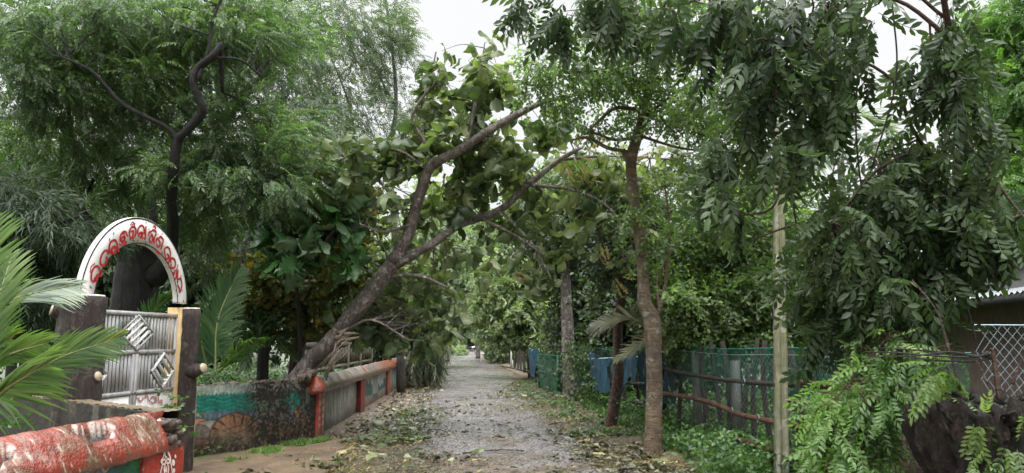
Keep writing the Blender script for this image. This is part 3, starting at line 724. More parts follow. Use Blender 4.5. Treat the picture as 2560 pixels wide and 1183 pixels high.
def nf(u, v):
    y = 2.6+(NE-.02-2.6)*u; return np.stack([NX(y)+.12+0*u, y, -.05+.9*v], -1)
V, fc, u, v = grid_face(nf, 300, 90); px, py = proj(V); n1 = fbm(V, 4, 4); n2 = fbm(V+3, 14, 4); n3 = fbm(V+3, 50, 3)
c = np.tile(C(.33, .43, .43), (len(V), 1))*(.8+.4*n2[:, None])
def edgen(k=9): return k*(n2-.5)
c = blend(c, C(.01, .11, .06), ell(px+edgen(30), py+edgen(30), 318, 1178, 48, 30)); c = blend(c, C(.02, .17, .05), ell(px+edgen(24), py+edgen(24), 345, 1160, 18, 16)); c = blend(c, C(.05, .13, .17), ell(px+edgen(30), py+edgen(30), 262, 1190, 36, 26)*.8)
c = blend(c, C(.17, .1, .085), ell(px, py, 405, 1190, 40, 62)); c = blend(c, C(.05, .035, .03), sstep(.6, .8, np.sin(px*.9+n1*9))*ell(px, py, 405, 1190, 40, 62)*.5)
c = blend(c, C(.05, .04, .035), sstep(.9, 1, v)*.7)
mesh_obj('street_face', V, fc, M['plaster'], near, True, c)
# red painted end pier with cream motif
y0, y1 = 5.66, NE+.08; xf = lambda y: NX(y)+.15
pm = MB(); pr_ = []
def pf(u, v):
    y = np.where(u < .12, y0, np.where(u > .8, y1, y0+(u-.12)/.68*(y1-y0))); x = np.where(u < .12, xf(y0)-.06*(1-u/.12), np.where(u > .8, xf(y1)-.3*(u-.8)/.2, xf(y))); return np.stack([x, y, -.05+.86*v], -1)
V, fc, u, v = grid_face(pf, 60, 80); n1 = fbm(V, 6, 4); n3 = fbm(V, 50, 3)
c = np.tile(C(.33, .035, .018), (len(V), 1))*(.7+.6*n1[:, None]); c = blend(c, C(.1, .03, .02), sstep(.93, .99, v)); c = blend(c, C(.4, .3, .24), sstep(.66, .72, n3)*.5)
pier = mesh_obj('end_pier', V, fc, M['plaster'], near, True, c)
PN = nrm(np.array([1, -.085, 0])); PP = np.array([xf(5.9), 5.9, 0])
def Z2(x, y, ox, oy, s): return ox+x/s, oy+y/s
mb = MB()
def stroke(mb, pts, P0_, n_, w, tr, off=.006, closed=False, k=4):
    q = [on_plane(*tr(x, y), P0_, n_) for x, y in pts]
    if len(q) > 2: q = list(smooth_path(q, k))
    ribbon(mb, q, w, n_, off, closed)
tr = lambda x, y: Z2(x, y, 0, 950, 5.078)
W_ = .014
for s in ([(2020, 1200), (2050, 1080), (2035, 1030), (2060, 990), (2075, 920), (2100, 890), (2130, 930), (2150, 980), (2160, 1060), (2185, 1200)], [(2060, 1020), (2085, 1010), (2090, 1060), (2060, 1070), (2050, 1040), (2060, 1020)],
          [(2110, 1005), (2140, 1010), (2140, 1050), (2112, 1055), (2105, 1030), (2110, 1005)], [(2100, 915), (2118, 945), (2100, 985), (2082, 945), (2100, 915)], [(2090, 1075), (2075, 1120), (2080, 1200)], [(2118, 1070), (2130, 1120), (2125, 1200)],
          [(2100, 1100), (2090, 1150), (2110, 1160), (2100, 1100)], [(2040, 1180), (2030, 1230), (2060, 1260)], [(2160, 1180), (2170, 1230), (2140, 1260)]):
    stroke(mb, s, PP, PN, W_, tr)
for (cx_, cy_, rx, ry) in ((2217, 970, 12, 25), (2192, 1050, 20, 42), (2200, 1150, 14, 30)):
    q = [on_plane(*tr(cx_+rx*math.cos(t), cy_+ry*math.sin(t)), PP, PN)+PN*.006 for t in np.linspace(0, 6.283, 15)[:-1]]; mb.add(q, [tuple(range(14))])
mb.build('painted_motif', M['cream_line'], pier)
# broken end of the coping
b = MB()
for k in range(150):
    h_ = RNG.uniform(.78, 1.0); p = np.array([NX(6.1)+RNG.uniform(-.15, .11), RNG.uniform(6.0, 6.2), h_]); s = RNG.uniform(.02, .075); b.box(p, (s*1.6, s*1.6, s*.45), None, s*.6)
b.build('broken_end', M['rubble'], near)
# return wall going back to the gate post
RA = np.array([NX(6.1)-.05, 6.15, 0]); RB = np.array([-4.6, 7.72, 0]); rdv = nrm(RB-RA); rn = np.array([-rdv[1], rdv[0], 0]); rn = rn if rn[1] < 0 else -rn
RB2 = RB+rdv*3.2
def rf(u, v): return np.stack([RA[0]+(RB2[0]-RA[0])*u, RA[1]+(RB2[1]-RA[1])*u, -.05+1.1*v], -1)
V, fc, u, v = grid_face(rf, 260, 90); n1 = fbm(V, 2, 4); n2 = fbm(V*[1, 1, .25]+5, 6, 4); n3 = fbm(V, 40, 3)
c = np.tile(C(.035, .028, .023), (len(V), 1))*(.5+n1[:, None]); c = blend(c, C(.17, .15, .12), sstep(.5, .66, n2)*.7*sstep(.75, .2, u)); c = blend(c, C(.01, .009, .008), sstep(.45, .6, n1)*.8*sstep(.3, .6, v))
c = blend(c, C(.4, .36, .3), sstep(.985, 1, v)*(n3 > .45)*.8)
V = V+rn*((n3-.5)*.014)[:, None]
mesh_obj('return_wall', V, fc, M['dark_wall'], near, True, c)
def rt(u, v): p = np.stack([RA[0]+(RB2[0]-RA[0])*u, RA[1]+(RB2[1]-RA[1])*u, 1.05+0*u], -1); return p-rn*(.2*v)[..., None]
V, fc, u, v = grid_face(rt, 260, 14); n1 = fbm(V, 6, 4); n3 = fbm(V, 30, 3); V[:, 2] += (n3-.5)*.03+(n1-.5)*.03
c = np.tile(C(.16, .11, .075), (len(V), 1))*(.5+n3[:, None]); c = blend(c, C(.1, .12, .05), sstep(.5, .6, n1)*.7); c = blend(c, C(.25, .05, .03), sstep(.6, .7, n3)*.6)
mesh_obj('return_wall_top', V, fc, M['dark_wall'], near, True, c)
b = MB(); b.quad(*[p for p in (RA-rn*.2, RB2-rn*.2, RB2-rn*.2+[0, 0, 1.04], RA-rn*.2+[0, 0, 1.04])]); b.quad(NP(2.6)+[-.12, 0, 0], NP(6.1)+[-.12, 0, 0], NP(6.1)+[-.12, 0, .85], NP(2.6)+[-.12, 0, .85]); b.build('back_face', M['conc'], near)
# low painted block behind the return wall
t = thing('plinth_block', at(142, 985, 8.4)*[1, 1, 0], 'low cream and red masonry block beside the stout log gate post', 'plinth')
p = at(138, 985, 8.3); b = MB(); b.box((p[0], p[1], p[2]/2-.03), (.42, .3, p[2]-.06), None, .01); b.build('block', M['yellow'], t)
b = MB(); b.box((p[0], p[1], p[2]-.02), (.46, .34, .05), None, .015); b.build('top_slab', M['pink_line'], t)

# ================================================================ gate
G1 = np.array([(198-CX)/F*7.62, 7.62, 0]); G2 = np.array([(468-CX)/F*9.55, 9.55, 0])
G1 = at(198, 735, 7.6); G2 = at(468, 762, 9.55); gl = np.linalg.norm((G2-G1)[:2]); gd = nrm((G2-G1)*[1, 1, 0]); gn = np.array([gd[1], -gd[0], 0]); zb = (G1[2]+G2[2])/2
def post(name, ctr, rad, z1, label, knots, seed, flat=None):
    t = thing(name, (ctr[0], ctr[1], 0), label, 'gate post'); b = MB(); zs = np.linspace(-.1, z1, 26)
    P = np.array([[ctr[0]+.03*(fbm([0, seed, z*1.1], 1, 2)-.5)*2, ctr[1], z] for z in zs]); b.tube(P, rad*(1+.12*np.exp(-((zs-0)/.5)**2)), 30, .1, seed=seed, rs=6); b.build('log_body', M['log'], t, True)
    for (dx, dy, z, L, r) in knots:
        d = nrm(np.array([dx, dy, .25])); a = np.array([ctr[0], ctr[1], z]); b = MB(); Q = np.array([a+d*rad*.5, a+d*(rad+L*.5), a+d*(rad+L)]); b.tube(Q, [r*1.7, r*1.15, r], 14, .12, seed=3); k = b.build('branch_stub', M['log'], t, True)
        b = MB(); b.tube(np.array([Q[-1]+d*.001, Q[-1]+d*.012]), [r*.98, r*.9], 14, .08); b.build('cut_face', M['cut'], k)
    b = MB(); b.tube(np.array([[ctr[0], ctr[1], z1+.001], [ctr[0], ctr[1], z1+.02]]), [rad*.98, rad*.92], 24, .06); b.build('post_cap', M['cream_line'], t)
    return t
c1 = at(206, 740, 7.62); c2 = at(474, 770, 9.5)
post('gate_post', c1, .215, c1[2]-.01, 'stout brown log-shaped gate post at the near foot of the arch', [(-.9, -.7, c1[2]-.2, .04, .05), (.98, -.2, 1.2, .03, .05), (-.25, -1, 1.45, .0, .03)], 3)
tp = post('gate_post', c2+np.array([.03, -.02, 0]), .105, c2[2]-.02, 'slimmer log-shaped gate post with a yellow side at the far foot of the arch', [(.95, -.35, 1.22, .13, .06)], 8)
yb = MB(); yc = c2+np.array([-.13, .02, 0]); yb.box((yc[0], yc[1], c2[2]/2-.01), (.2, .22, c2[2]+.02), (gd*[1, 1, 0]*0+np.array([1, 0, 0]), np.array([0, 1, 0]), np.array([0, 0, 1])), .008); yb.build('yellow_side', M['yellow'], tp)
# arch
arch = thing('arch', ((G1+G2)/2)*[1, 1, 0]+[0, 0, zb], 'white painted arch with red hand-painted lettering over the gate', 'arch')
NA = 64; an = np.linspace(math.pi, 0, NA); HT = at(345, 547, 8.6)[2]-zb; HI = at(350, 612, 8.6)[2]-zb; a_o = gl/2; a_i = gl/2-.232; th = .055
mid = (G1+G2)/2*[1, 1, 0]
def ap(a, ao, h, off): return mid+gd*ao*math.cos(a)+np.array([0, 0, zb+h*max(0, math.sin(a))**1.1])-gn*off
b = MB(); V = []
for a in an: V += [ap(a, a_o, HT, 0), ap(a, a_i, HI, 0), ap(a, a_i, HI, th), ap(a, a_o, HT, th)]
fcs = []
for i in range(NA-1):
    k = 4*i
    for j in range(4): fcs.append((k+j, k+4+j, k+4+(j+1) % 4, k+(j+1) % 4))
fcs += [(0, 1, 2, 3), tuple(4*(NA-1)+q for q in (3, 2, 1, 0))]
b.add(V, fcs); b.build('arch_band', M['white'], arch)
b = MB(); ribbon(b, [ap(a, a_o-.012, HT-.012, 0) for a in an], .018, gn, .003); ribbon(b, [ap(a, a_i+.008, HI+.008, 0) for a in an], .014, gn, .003)
trz = lambda x, y: Z2(x, y, 180, 530, 4.731)
APn = gn; AP0 = G1.copy()
for (x, y, dx, dy) in ((440, 310, 4, 40), (490, 240, -5, 30), (507, 320, 3, 30), (505, 525, 4, 20), (210, 870, 6, 30), (222, 890, 6, 20), (305, 835, 3, 15), (755, 368, 2, 18), (770, 330, 6, 16), (685, 310, 4, 30), (715, 338, 20, 8), (865, 350, 5, 25), (860, 400, 12, 14), (870, 120, 4, 16), (1012, 260, 5, 10), (1060, 255, 4, 16), (1060, 480, 6, 26), (1098, 600, 4, 10), (1130, 650, 5, 14), (1072, 400, 5, 12), (1175, 530, 6, 20), (1250, 620, -6, 40), (1285, 750, 5, 30), (1300, 920, 4, 20), (1245, 985, 6, 16), (1310, 1040, 6, 30), (1345, 1050, 4, 16), (610, 285, 8, -14), (905, 200, 6, 8), (1225, 920, 4, 20)):
    stroke(b, [(x, y), (x+dx, y+dy)], AP0, APn, .012, trz, .005)
b.build('black_edging', M['black_line'], arch)
LET = [
 [(335, 770), (328, 690), (300, 645), (262, 652), (232, 705), (222, 785), (242, 822), (268, 812), (264, 770)], [(262, 815), (292, 800), (285, 740)], [(300, 748), (348, 720)],
 [(425, 505), (415, 462), (388, 457), (352, 500), (332, 570), (338, 622), (370, 635), (400, 600), (413, 550), (398, 535)],
 [(435, 445), (442, 380), (470, 342), (510, 337), (530, 380), (538, 440), (550, 475)], [(538, 440), (552, 432)], [(505, 408), (475, 420), (462, 455), (480, 490), (510, 478), (518, 440), (505, 408)], [(435, 445), (445, 478), (470, 492)],
 [(565, 352), (568, 285), (600, 237), (635, 240), (652, 292)], [(575, 342), (588, 302), (622, 300), (612, 330), (588, 352)], [(614, 275), (622, 362), (642, 350)], [(602, 368), (580, 350)],
 [(675, 290), (678, 215), (710, 177), (745, 190), (750, 250), (735, 302)], [(690, 232), (722, 228), (712, 292), (690, 312), (680, 290)], [(714, 305), (722, 326)],
 [(768, 262), (783, 190), (820, 160), (846, 190), (852, 262)], [(780, 292), (798, 250), (830, 248), (818, 292), (795, 304)], [(812, 245), (832, 320)], [(870, 168), (864, 300), (848, 322)],
 [(905, 285), (908, 240), (935, 232), (950, 215), (985, 228), (990, 262), (972, 300), (965, 385)], [(912, 300), (918, 352), (945, 352), (952, 300), (938, 262), (928, 300)], [(955, 168), (978, 175), (986, 202)],
 [(990, 362), (1000, 312), (1022, 318), (1040, 292), (1076, 330), (1062, 380), (1046, 445)], [(996, 372), (1008, 412), (1032, 402), (1036, 350), (1018, 340)], [(990, 442), (1005, 482), (1045, 502)],
 [(1095, 505), (1090, 442), (1120, 415), (1150, 440), (1160, 500), (1150, 552), (1132, 622)], [(1095, 508), (1105, 552), (1130, 552), (1136, 512), (1115, 500)],
 [(1165, 602), (1162, 562), (1195, 550), (1220, 590), (1216, 642), (1190, 667), (1165, 652), (1172, 612)], [(1216, 682), (1200, 742), (1188, 712)], [(1238, 660), (1226, 782), (1203, 790)], [(1250, 690), (1242, 802)],
 [(1242, 842), (1250, 802), (1280, 790), (1296, 850), (1290, 902), (1270, 952), (1264, 902), (1240, 862)]]
b = MB()
for s in LET: stroke(b, s, AP0, APn, .024, trz, .006)
for s in ([(212, 720), (222, 650), (265, 608)], [(240, 690), (262, 640)], [(470, 470), (478, 432), (505, 430)], [(685, 158), (712, 118), (745, 145)], [(700, 160), (720, 140), (740, 165)], [(555, 375), (580, 395), (630, 380)], [(590, 260), (620, 255)], [(920, 240), (905, 262)]):
    stroke(b, s, AP0, APn, .013, trz, .0055)
b.build('lettering', M['red_line'], arch)
# gate leaf
gt = thing('gate', ((G1+G2)/2)*[1, 1, 0]+[0, 0, .12], 'grey barred metal gate with open diamond patterns under the white arch', 'gate')
gp = lambda s, z, o=0.0: (G1*[1, 1, 0])+gd*s+np.array([0, 0, z])-gn*(.05+o)
s0, s1 = .19, gl-.13; zt = at(430, 790, 9.4)[2]; zm = at(425, 878, 9.4)[2]; zl = at(425, 972, 9.4)[2]
fr = MB(); U3 = (gd, gn, np.array([0, 0, 1]))
sm_ = (s0+s1)/2+.02
for s in (s0, sm_-.03, sm_+.03, s1): fr.box((gp(s, 0)+gp(s, zt))/2+[0, 0, .06], (.05, .04, zt-.1), U3)
for z in (zt, zm, zl, .18): fr.box((gp(s0, z)+gp(s1, z))/2-gn*.003, (s1-s0+.05, .046, .045), U3)
frm = fr.build('gate_frame', M['gate'], gt)
def in_diamond(s, z, c, zc, hs, hz): return abs((s-c)/hs)+abs((z-zc)/hz) < 1
dia = []
for (a, b_) in ((s0, sm_-.03), (sm_+.03, s1)):
    cxx = (a+b_)/2; dia.append((b_ if a == s0 else cxx+.03, (zt+zm)/2, .26, .23))
dia = [(sm_, (zt+zm)/2, .28, (zt-zm)/2), (s0+.02, (zm+zl)/2, .3, (zm-zl)/2), (s1-.19, (zm+zl)/2, .24, (zm-zl)/2*.95)]
dia = [(sm_, (zt+zm)/2, .3, (zt-zm)/2*.92), (s0+.1, (zm+zl)/2, .26, (zm-zl)/2*.92), (s1-.26, (zm+zl)/2, .22, (zm-zl)/2*.92)]
bars = MB(); nb = int((s1-s0)/.062)
for i in range(1, nb):
    s = s0+(s1-s0)*i/nb
    for (za, zc) in ((zm+.022, zt-.022), (zl+.022, zm-.022)):
        seg = np.linspace(za, zc, 25); run = None
        for k in range(24):
            zmid = (seg[k]+seg[k+1])/2; inside = any(in_diamond(s, zmid, *d) for d in dia)
            if not inside and run is None: run = seg[k]
            if (inside or k == 23) and run is not None:
                e = seg[k] if inside else seg[k+1]
                if e-run > .02: bars.box((gp(s, run)+gp(s, e))/2, (.031, .014, e-run-.001), U3)
                run = None
bars.build('bars', M['gate'], gt)
for di, d in enumerate(dia):
    b = MB(); c_, zc, hs, hz = d; lower = di > 0
    cor = [gp(c_-hs, zc, -.02), gp(c_, zc+hz, -.02), gp(c_+hs, zc, -.02), gp(c_, zc-hz, -.02)]
    if lower:
        b.bar(cor[0], cor[1], .02, .03, gn); b.bar(cor[2], cor[3], .02, .02, gn)
    for q in (-.66, -.22, .22, .66):
        m0 = np.array([c_+hs*(q-1)/2, zc+hz*(q+1)/2]); m1 = np.array([c_+hs*(q+1)/2, zc+hz*(q-1)/2])
        if not lower: m0, m1 = np.array([c_+hs*(q-1)/2, zc-hz*(q+1)/2]), np.array([c_+hs*(q+1)/2, zc-hz*(q-1)/2])
        if not lower: b.bar(gp(m0[0], m0[1], -.012), gp(m1[0], m1[1], -.012), .024, .028, gn)
        else: b.bar(gp(m1[0]-.02, m1[1]+.02, -.012), gp(m1[0], m1[1], -.012), .024, .03, gn)
    orn = b.build('diamond_ornament', M['gate_white'], gt)
    b = MB()
    if not lower:
        for i in range(4): b.bar(cor[i], cor[(i+1) % 4], .016, .02, gn)
    else:
        b.bar(cor[1], cor[2], .016, .02, gn); b.bar(cor[3], cor[0], .016, .02, gn)
        for q in (-.6, 0, .6):
            b.bar(gp(c_+hs*(q-1)/2, zc+hz*(q+1)/2, -.01), gp(c_+hs*(q+1)/2, zc+hz*(q-1)/2, -.01), .04, .02, gn)
    b.build('slat', M['gate'], orn)
pl = MB(); pl.box((gp((s0+s1)/2, (.2+zl-.02)/2)), (s1-s0-.04, .012, zl-.24), U3); plate = pl.build('kick_plate', M['gate_white'], gt)
b = MB(); trg = lambda x, y: Z2(x, y, 220, 760, 4.227)
for s in ([(450, 1020), (470, 992), (500, 1010), (458, 1038), (440, 1000)], [(530, 990), (545, 1030), (572, 1015), (580, 985)], [(600, 1005), (620, 945), (638, 1025)], [(648, 1040), (660, 1000), (690, 980), (716, 1010), (690, 1048), (660, 1040)], [(715, 968), (722, 1045)], [(742, 968), (747, 1048)], [(758, 1052), (765, 1020), (781, 1028), (778, 1058)], [(505, 975), (520, 1010)]):
    stroke(b, s, gp(0, 0, -.012), gn, .022, trg, .003)
b.build('lettering', M['pink_line'], plate)
# ================================================================ foliage templates
T_neem = [compound(6, .26, .09, .03, .35, 50, .35, True, s) for s in range(3)]
T_fine = [compound(5, .22, .06, .014, .4, 45, .4, True, s+5) for s in range(3)]
T_bamboo = [twig(7, .3, .2, .022, .5, 35, True, s) for s in range(3)]
T_small = [twig(7, .3, .075, .05, .15, 70, False, s) for s in range(4)]
T_pong = [compound(5, .34, .125, .046, .35, 48, .45, False, s+20) for s in range(5)]
T_fresh = [compound(6, .27, .075, .03, .3, 55, .3, False, s+40) for s in range(4)]
T_mango = [twig(9, .2, .2, .055, .1, 75, False, s+60, whorl=True) for s in range(3)]
T_far = [twig(8, .4, .3, .14, .1, 70, True, s+70) for s in range(3)]
T_fine_far = [compound(5, .4, .14, .045, .35, 50, .35, True, s+75) for s in range(3)]
T_teak = [bigspray(4, .4, .27, s+80) for s in range(5)]+[bigspray(2, .42, .28, s+90) for s in range(3)]
T_lobed = [bigspray(7, .52, .36, s+100, True, .12) for s in range(3)]
T_yel = [bigspray(5, .2, .14, s+110, False, .25) for s in range(3)]
T_euc = [twig(9, .5, .2, .022, .8, 25, True, s+120) for s in range(3)]
T_bloss = [twig(26, .22, .03, .022, .1, 70, True, s+130, r0=.003) for s in range(2)]

# ================================================================ trees on the left
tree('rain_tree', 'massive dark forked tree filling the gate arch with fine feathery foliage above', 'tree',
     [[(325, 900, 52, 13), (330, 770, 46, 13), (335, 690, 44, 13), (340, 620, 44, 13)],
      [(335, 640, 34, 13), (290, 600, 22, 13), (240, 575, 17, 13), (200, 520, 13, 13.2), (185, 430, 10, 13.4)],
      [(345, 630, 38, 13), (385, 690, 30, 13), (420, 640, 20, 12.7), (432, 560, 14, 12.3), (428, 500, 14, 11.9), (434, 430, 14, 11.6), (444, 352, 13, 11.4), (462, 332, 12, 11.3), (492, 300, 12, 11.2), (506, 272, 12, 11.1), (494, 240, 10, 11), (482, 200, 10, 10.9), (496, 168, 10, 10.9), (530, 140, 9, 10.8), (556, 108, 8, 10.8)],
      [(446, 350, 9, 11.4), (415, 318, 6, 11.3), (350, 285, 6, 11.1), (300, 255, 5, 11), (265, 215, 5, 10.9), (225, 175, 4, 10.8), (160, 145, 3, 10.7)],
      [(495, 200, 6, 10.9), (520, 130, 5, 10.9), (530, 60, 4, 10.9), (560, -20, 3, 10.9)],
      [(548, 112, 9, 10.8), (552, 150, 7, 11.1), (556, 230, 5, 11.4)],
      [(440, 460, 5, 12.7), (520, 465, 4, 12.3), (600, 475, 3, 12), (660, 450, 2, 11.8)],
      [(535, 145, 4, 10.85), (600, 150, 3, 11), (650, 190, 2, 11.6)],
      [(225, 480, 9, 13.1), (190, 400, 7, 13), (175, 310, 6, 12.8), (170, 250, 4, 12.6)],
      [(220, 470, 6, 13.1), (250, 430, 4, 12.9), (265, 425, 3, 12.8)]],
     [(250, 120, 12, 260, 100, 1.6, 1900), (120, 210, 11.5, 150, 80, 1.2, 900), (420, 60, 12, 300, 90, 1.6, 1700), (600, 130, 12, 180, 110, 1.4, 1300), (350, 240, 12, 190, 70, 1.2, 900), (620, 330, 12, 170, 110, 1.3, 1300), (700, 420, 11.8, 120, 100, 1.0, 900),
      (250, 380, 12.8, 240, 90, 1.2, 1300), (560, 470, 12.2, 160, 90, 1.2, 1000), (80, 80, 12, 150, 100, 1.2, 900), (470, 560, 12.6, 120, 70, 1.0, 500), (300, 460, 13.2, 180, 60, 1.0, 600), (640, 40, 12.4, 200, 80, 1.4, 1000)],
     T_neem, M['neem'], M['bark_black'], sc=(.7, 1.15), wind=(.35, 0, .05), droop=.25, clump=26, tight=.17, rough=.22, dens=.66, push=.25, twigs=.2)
tree('neem_tree', 'second dark fine-leaved tree with heavy limbs behind the gate tree', 'tree',
     [[(372, 820, 26, 16.5), (365, 620, 24, 16.5), (368, 520, 24, 16.5), (345, 440, 22, 16.4), (290, 395, 20, 16.3), (225, 350, 20, 16.2), (205, 290, 16, 16.1), (200, 200, 12, 16)],
      [(440, 640, 15, 16.6), (470, 520, 14, 16.6), (505, 380, 14, 16.5), (560, 300, 14, 16.3), (610, 235, 14, 16.2), (665, 185, 12, 16), (690, 130, 8, 15.8)],
      [(300, 400, 12, 16.3), (280, 340, 9, 16), (300, 270, 6, 15.8)], [(235, 470, 8, 16.3), (100, 420, 7, 15.8), (120, 355, 8, 15.5), (60, 330, 7, 15.2), (-10, 315, 7, 15)],
      [(560, 320, 6, 16.2), (540, 200, 5, 16), (545, 100, 4, 16)]],
     [(300, 150, 16.5, 330, 180, 2, 2200), (650, 100, 16, 200, 130, 2, 1500), (120, 500, 16, 200, 90, 1.6, 1000), (520, 380, 16.5, 260, 130, 1.8, 1800), (700, 560, 16, 140, 100, 1.5, 900), (560, 640, 16.5, 160, 80, 1.5, 900), (80, 330, 15.5, 130, 130, 1.5, 900), (420, 330, 16.8, 180, 120, 1.5, 900), (760, 300, 16, 120, 160, 1.5, 900)],
     T_neem, M['neem_dark'], M['bark_black'], sc=(.8, 1.3), wind=(.3, 0, 0), clump=22, tight=.18, rough=.2, dens=.55, push=.8)
tree('bamboo_tree', 'dark narrow-leaved tree drooping behind the yellow-green palm near the log gate post', 'tree',
     [[(30, 900, 12, 10.5), (45, 700, 11, 10.5), (70, 560, 9, 10.5), (100, 480, 6, 10.4)], [(60, 600, 7, 10.5), (140, 560, 5, 10.4), (200, 540, 3, 10.2)], [(60, 620, 6, 10.5), (0, 560, 5, 10.3), (-60, 500, 3, 10.2)]],
     [(70, 520, 10.5, 120, 60, .9, 420), (190, 560, 10.4, 70, 50, .8, 260), (20, 450, 10.6, 60, 50, .8, 140), (-10, 560, 10.3, 90, 80, .8, 300), (110, 620, 10.8, 110, 50, .7, 260), (30, 730, 10.8, 120, 90, .8, 360)],
     T_bamboo, M['bamboo'], M['bark'], sc=(.65, 1.0), droop=.7, clump=16, tight=.17, dens=1.1)
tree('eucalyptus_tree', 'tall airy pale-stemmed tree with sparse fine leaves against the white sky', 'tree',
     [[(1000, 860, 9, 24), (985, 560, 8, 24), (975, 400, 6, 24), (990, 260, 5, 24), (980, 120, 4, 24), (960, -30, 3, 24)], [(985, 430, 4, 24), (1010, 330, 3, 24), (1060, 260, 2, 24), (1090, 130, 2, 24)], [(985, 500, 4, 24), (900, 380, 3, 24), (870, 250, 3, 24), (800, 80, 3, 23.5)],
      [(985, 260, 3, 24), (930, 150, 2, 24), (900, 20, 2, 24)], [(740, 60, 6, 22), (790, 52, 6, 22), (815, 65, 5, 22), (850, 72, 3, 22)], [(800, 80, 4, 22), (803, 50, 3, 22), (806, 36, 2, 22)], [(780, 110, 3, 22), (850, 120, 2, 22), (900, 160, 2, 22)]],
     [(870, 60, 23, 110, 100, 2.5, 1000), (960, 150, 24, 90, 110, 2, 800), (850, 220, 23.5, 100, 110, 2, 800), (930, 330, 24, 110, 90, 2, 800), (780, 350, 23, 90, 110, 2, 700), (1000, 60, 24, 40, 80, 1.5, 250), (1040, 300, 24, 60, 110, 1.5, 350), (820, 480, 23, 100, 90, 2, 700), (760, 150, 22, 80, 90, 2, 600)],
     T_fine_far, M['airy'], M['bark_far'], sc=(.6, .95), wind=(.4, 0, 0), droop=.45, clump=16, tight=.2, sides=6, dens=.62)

# backing woods on the left, each tree its own thing
def far_tree(px, d, top, w_, mat, bark, label, n=500, tm=None, base=None, grp=None, nm='tree', sc=(.8, 1.4), lowr=.25):
    g = gr(px, HOR+CAMZ*F/d); topz = at(px, top, d)[2]; R = w_*d/F
    fy = HOR+CAMZ*F/d*cp
    h = fy-top
    return tree(nm, label, 'tree', [[(px, fy-6, w_*.075, d), (px+w_*.05, fy-h*.3, w_*.06, d), (px-w_*.03, fy-h*.6, w_*.035, d), (px, top+h*.1, w_*.015, d)],
                [(px, fy-h*.35, w_*.03, d), (px-w_*.4, fy-h*.6, w_*.015, d)], [(px, fy-h*.4, w_*.03, d), (px+w_*.4, fy-h*.65, w_*.015, d)]],
                [(px, top+h*.28, d, w_*.8, h*.28, R*.7, n), (px-w_*.45, top+h*.5, d, w_*.5, h*.22, R*.5, n//2), (px+w_*.45, top+h*.5, d, w_*.5, h*.22, R*.5, n//2), (px+w_*.1, fy-h*lowr, d, w_*.8, h*.2, R*.5, n//2)],
                tm or T_far, mat, bark, group=grp, sc=sc, clump=12, sides=6, rough=.1, twigs=.15)
gl_ = 'trees standing in the park behind the painted wall'
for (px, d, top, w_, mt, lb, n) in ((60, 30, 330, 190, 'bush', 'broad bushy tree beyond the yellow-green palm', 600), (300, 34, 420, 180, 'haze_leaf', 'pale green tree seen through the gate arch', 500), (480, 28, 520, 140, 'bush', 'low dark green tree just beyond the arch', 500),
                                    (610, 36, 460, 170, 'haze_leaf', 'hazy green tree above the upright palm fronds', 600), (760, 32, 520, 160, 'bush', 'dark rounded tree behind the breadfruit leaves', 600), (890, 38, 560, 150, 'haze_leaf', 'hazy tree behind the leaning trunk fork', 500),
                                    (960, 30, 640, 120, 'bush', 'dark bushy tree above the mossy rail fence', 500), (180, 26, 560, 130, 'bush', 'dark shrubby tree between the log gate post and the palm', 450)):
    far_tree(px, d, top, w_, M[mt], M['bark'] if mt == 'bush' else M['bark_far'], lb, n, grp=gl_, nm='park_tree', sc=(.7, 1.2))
# lane-end trees
tree('mango_tree', 'rounded wind-blown tree with pale flower tips on the lane side', 'tree',
     [[(1330, 930, 9, 34), (1335, 850, 8, 34), (1325, 760, 7, 34), (1300, 700, 5, 34)], [(1330, 830, 5, 34), (1260, 780, 3, 34), (1240, 740, 2, 34)], [(1330, 820, 5, 34), (1390, 770, 3, 34), (1420, 720, 2, 34)], [(1320, 880, 5, 33), (1270, 850, 3, 33)]],
     [(1265, 690, 34, 70, 50, 2, 700), (1330, 720, 33, 90, 60, 2, 800), (1260, 780, 34, 75, 50, 1.8, 650), (1360, 800, 32, 90, 60, 1.8, 750), (1290, 840, 33, 80, 28, 1.5, 450), (1210, 740, 35, 30, 50, 1, 150), (1400, 860, 31, 60, 30, 1.3, 250)],
     T_mango, M['mango'], M['bark'], sc=(.9, 1.5), droop=.1, clump=8, tight=.2, wind=(.3, 0, .25))
tree('hanging_tree', 'grey-green tree with narrow drooping leaves spilling over the wall end', 'tree',
     [[(1062, 925, 5, 27.6), (1062, 850, 4, 27.6), (1066, 780, 4, 27.4), (1075, 740, 3, 27)], [(1055, 800, 3, 27), (1090, 800, 2, 26.8), (1105, 840, 1, 26.6)]],
     [(1065, 800, 27, 45, 40, .8, 260), (1072, 850, 26.8, 40, 45, .7, 320), (1060, 905, 26.6, 40, 32, .6, 260), (1095, 880, 26.5, 18, 45, .4, 130), (1040, 760, 27, 50, 35, .9, 200)],
     T_euc, M['euc'], M['bark'], sc=(.8, 1.2), droop=1.6, outward=.2, wind=(.1, 0, 0), clump=8)
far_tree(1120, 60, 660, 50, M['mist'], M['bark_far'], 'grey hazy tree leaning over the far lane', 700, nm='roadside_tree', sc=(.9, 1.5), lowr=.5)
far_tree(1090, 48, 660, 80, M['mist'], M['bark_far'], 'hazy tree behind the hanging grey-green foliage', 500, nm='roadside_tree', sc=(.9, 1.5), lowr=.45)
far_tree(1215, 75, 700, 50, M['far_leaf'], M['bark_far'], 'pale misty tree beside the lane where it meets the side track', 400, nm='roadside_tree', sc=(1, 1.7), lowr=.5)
far_tree(1245, 55, 760, 45, M['mist'], M['bark'], 'small bright tree overhanging the lane fence far off', 500, nm='roadside_tree', sc=(.8, 1.3))
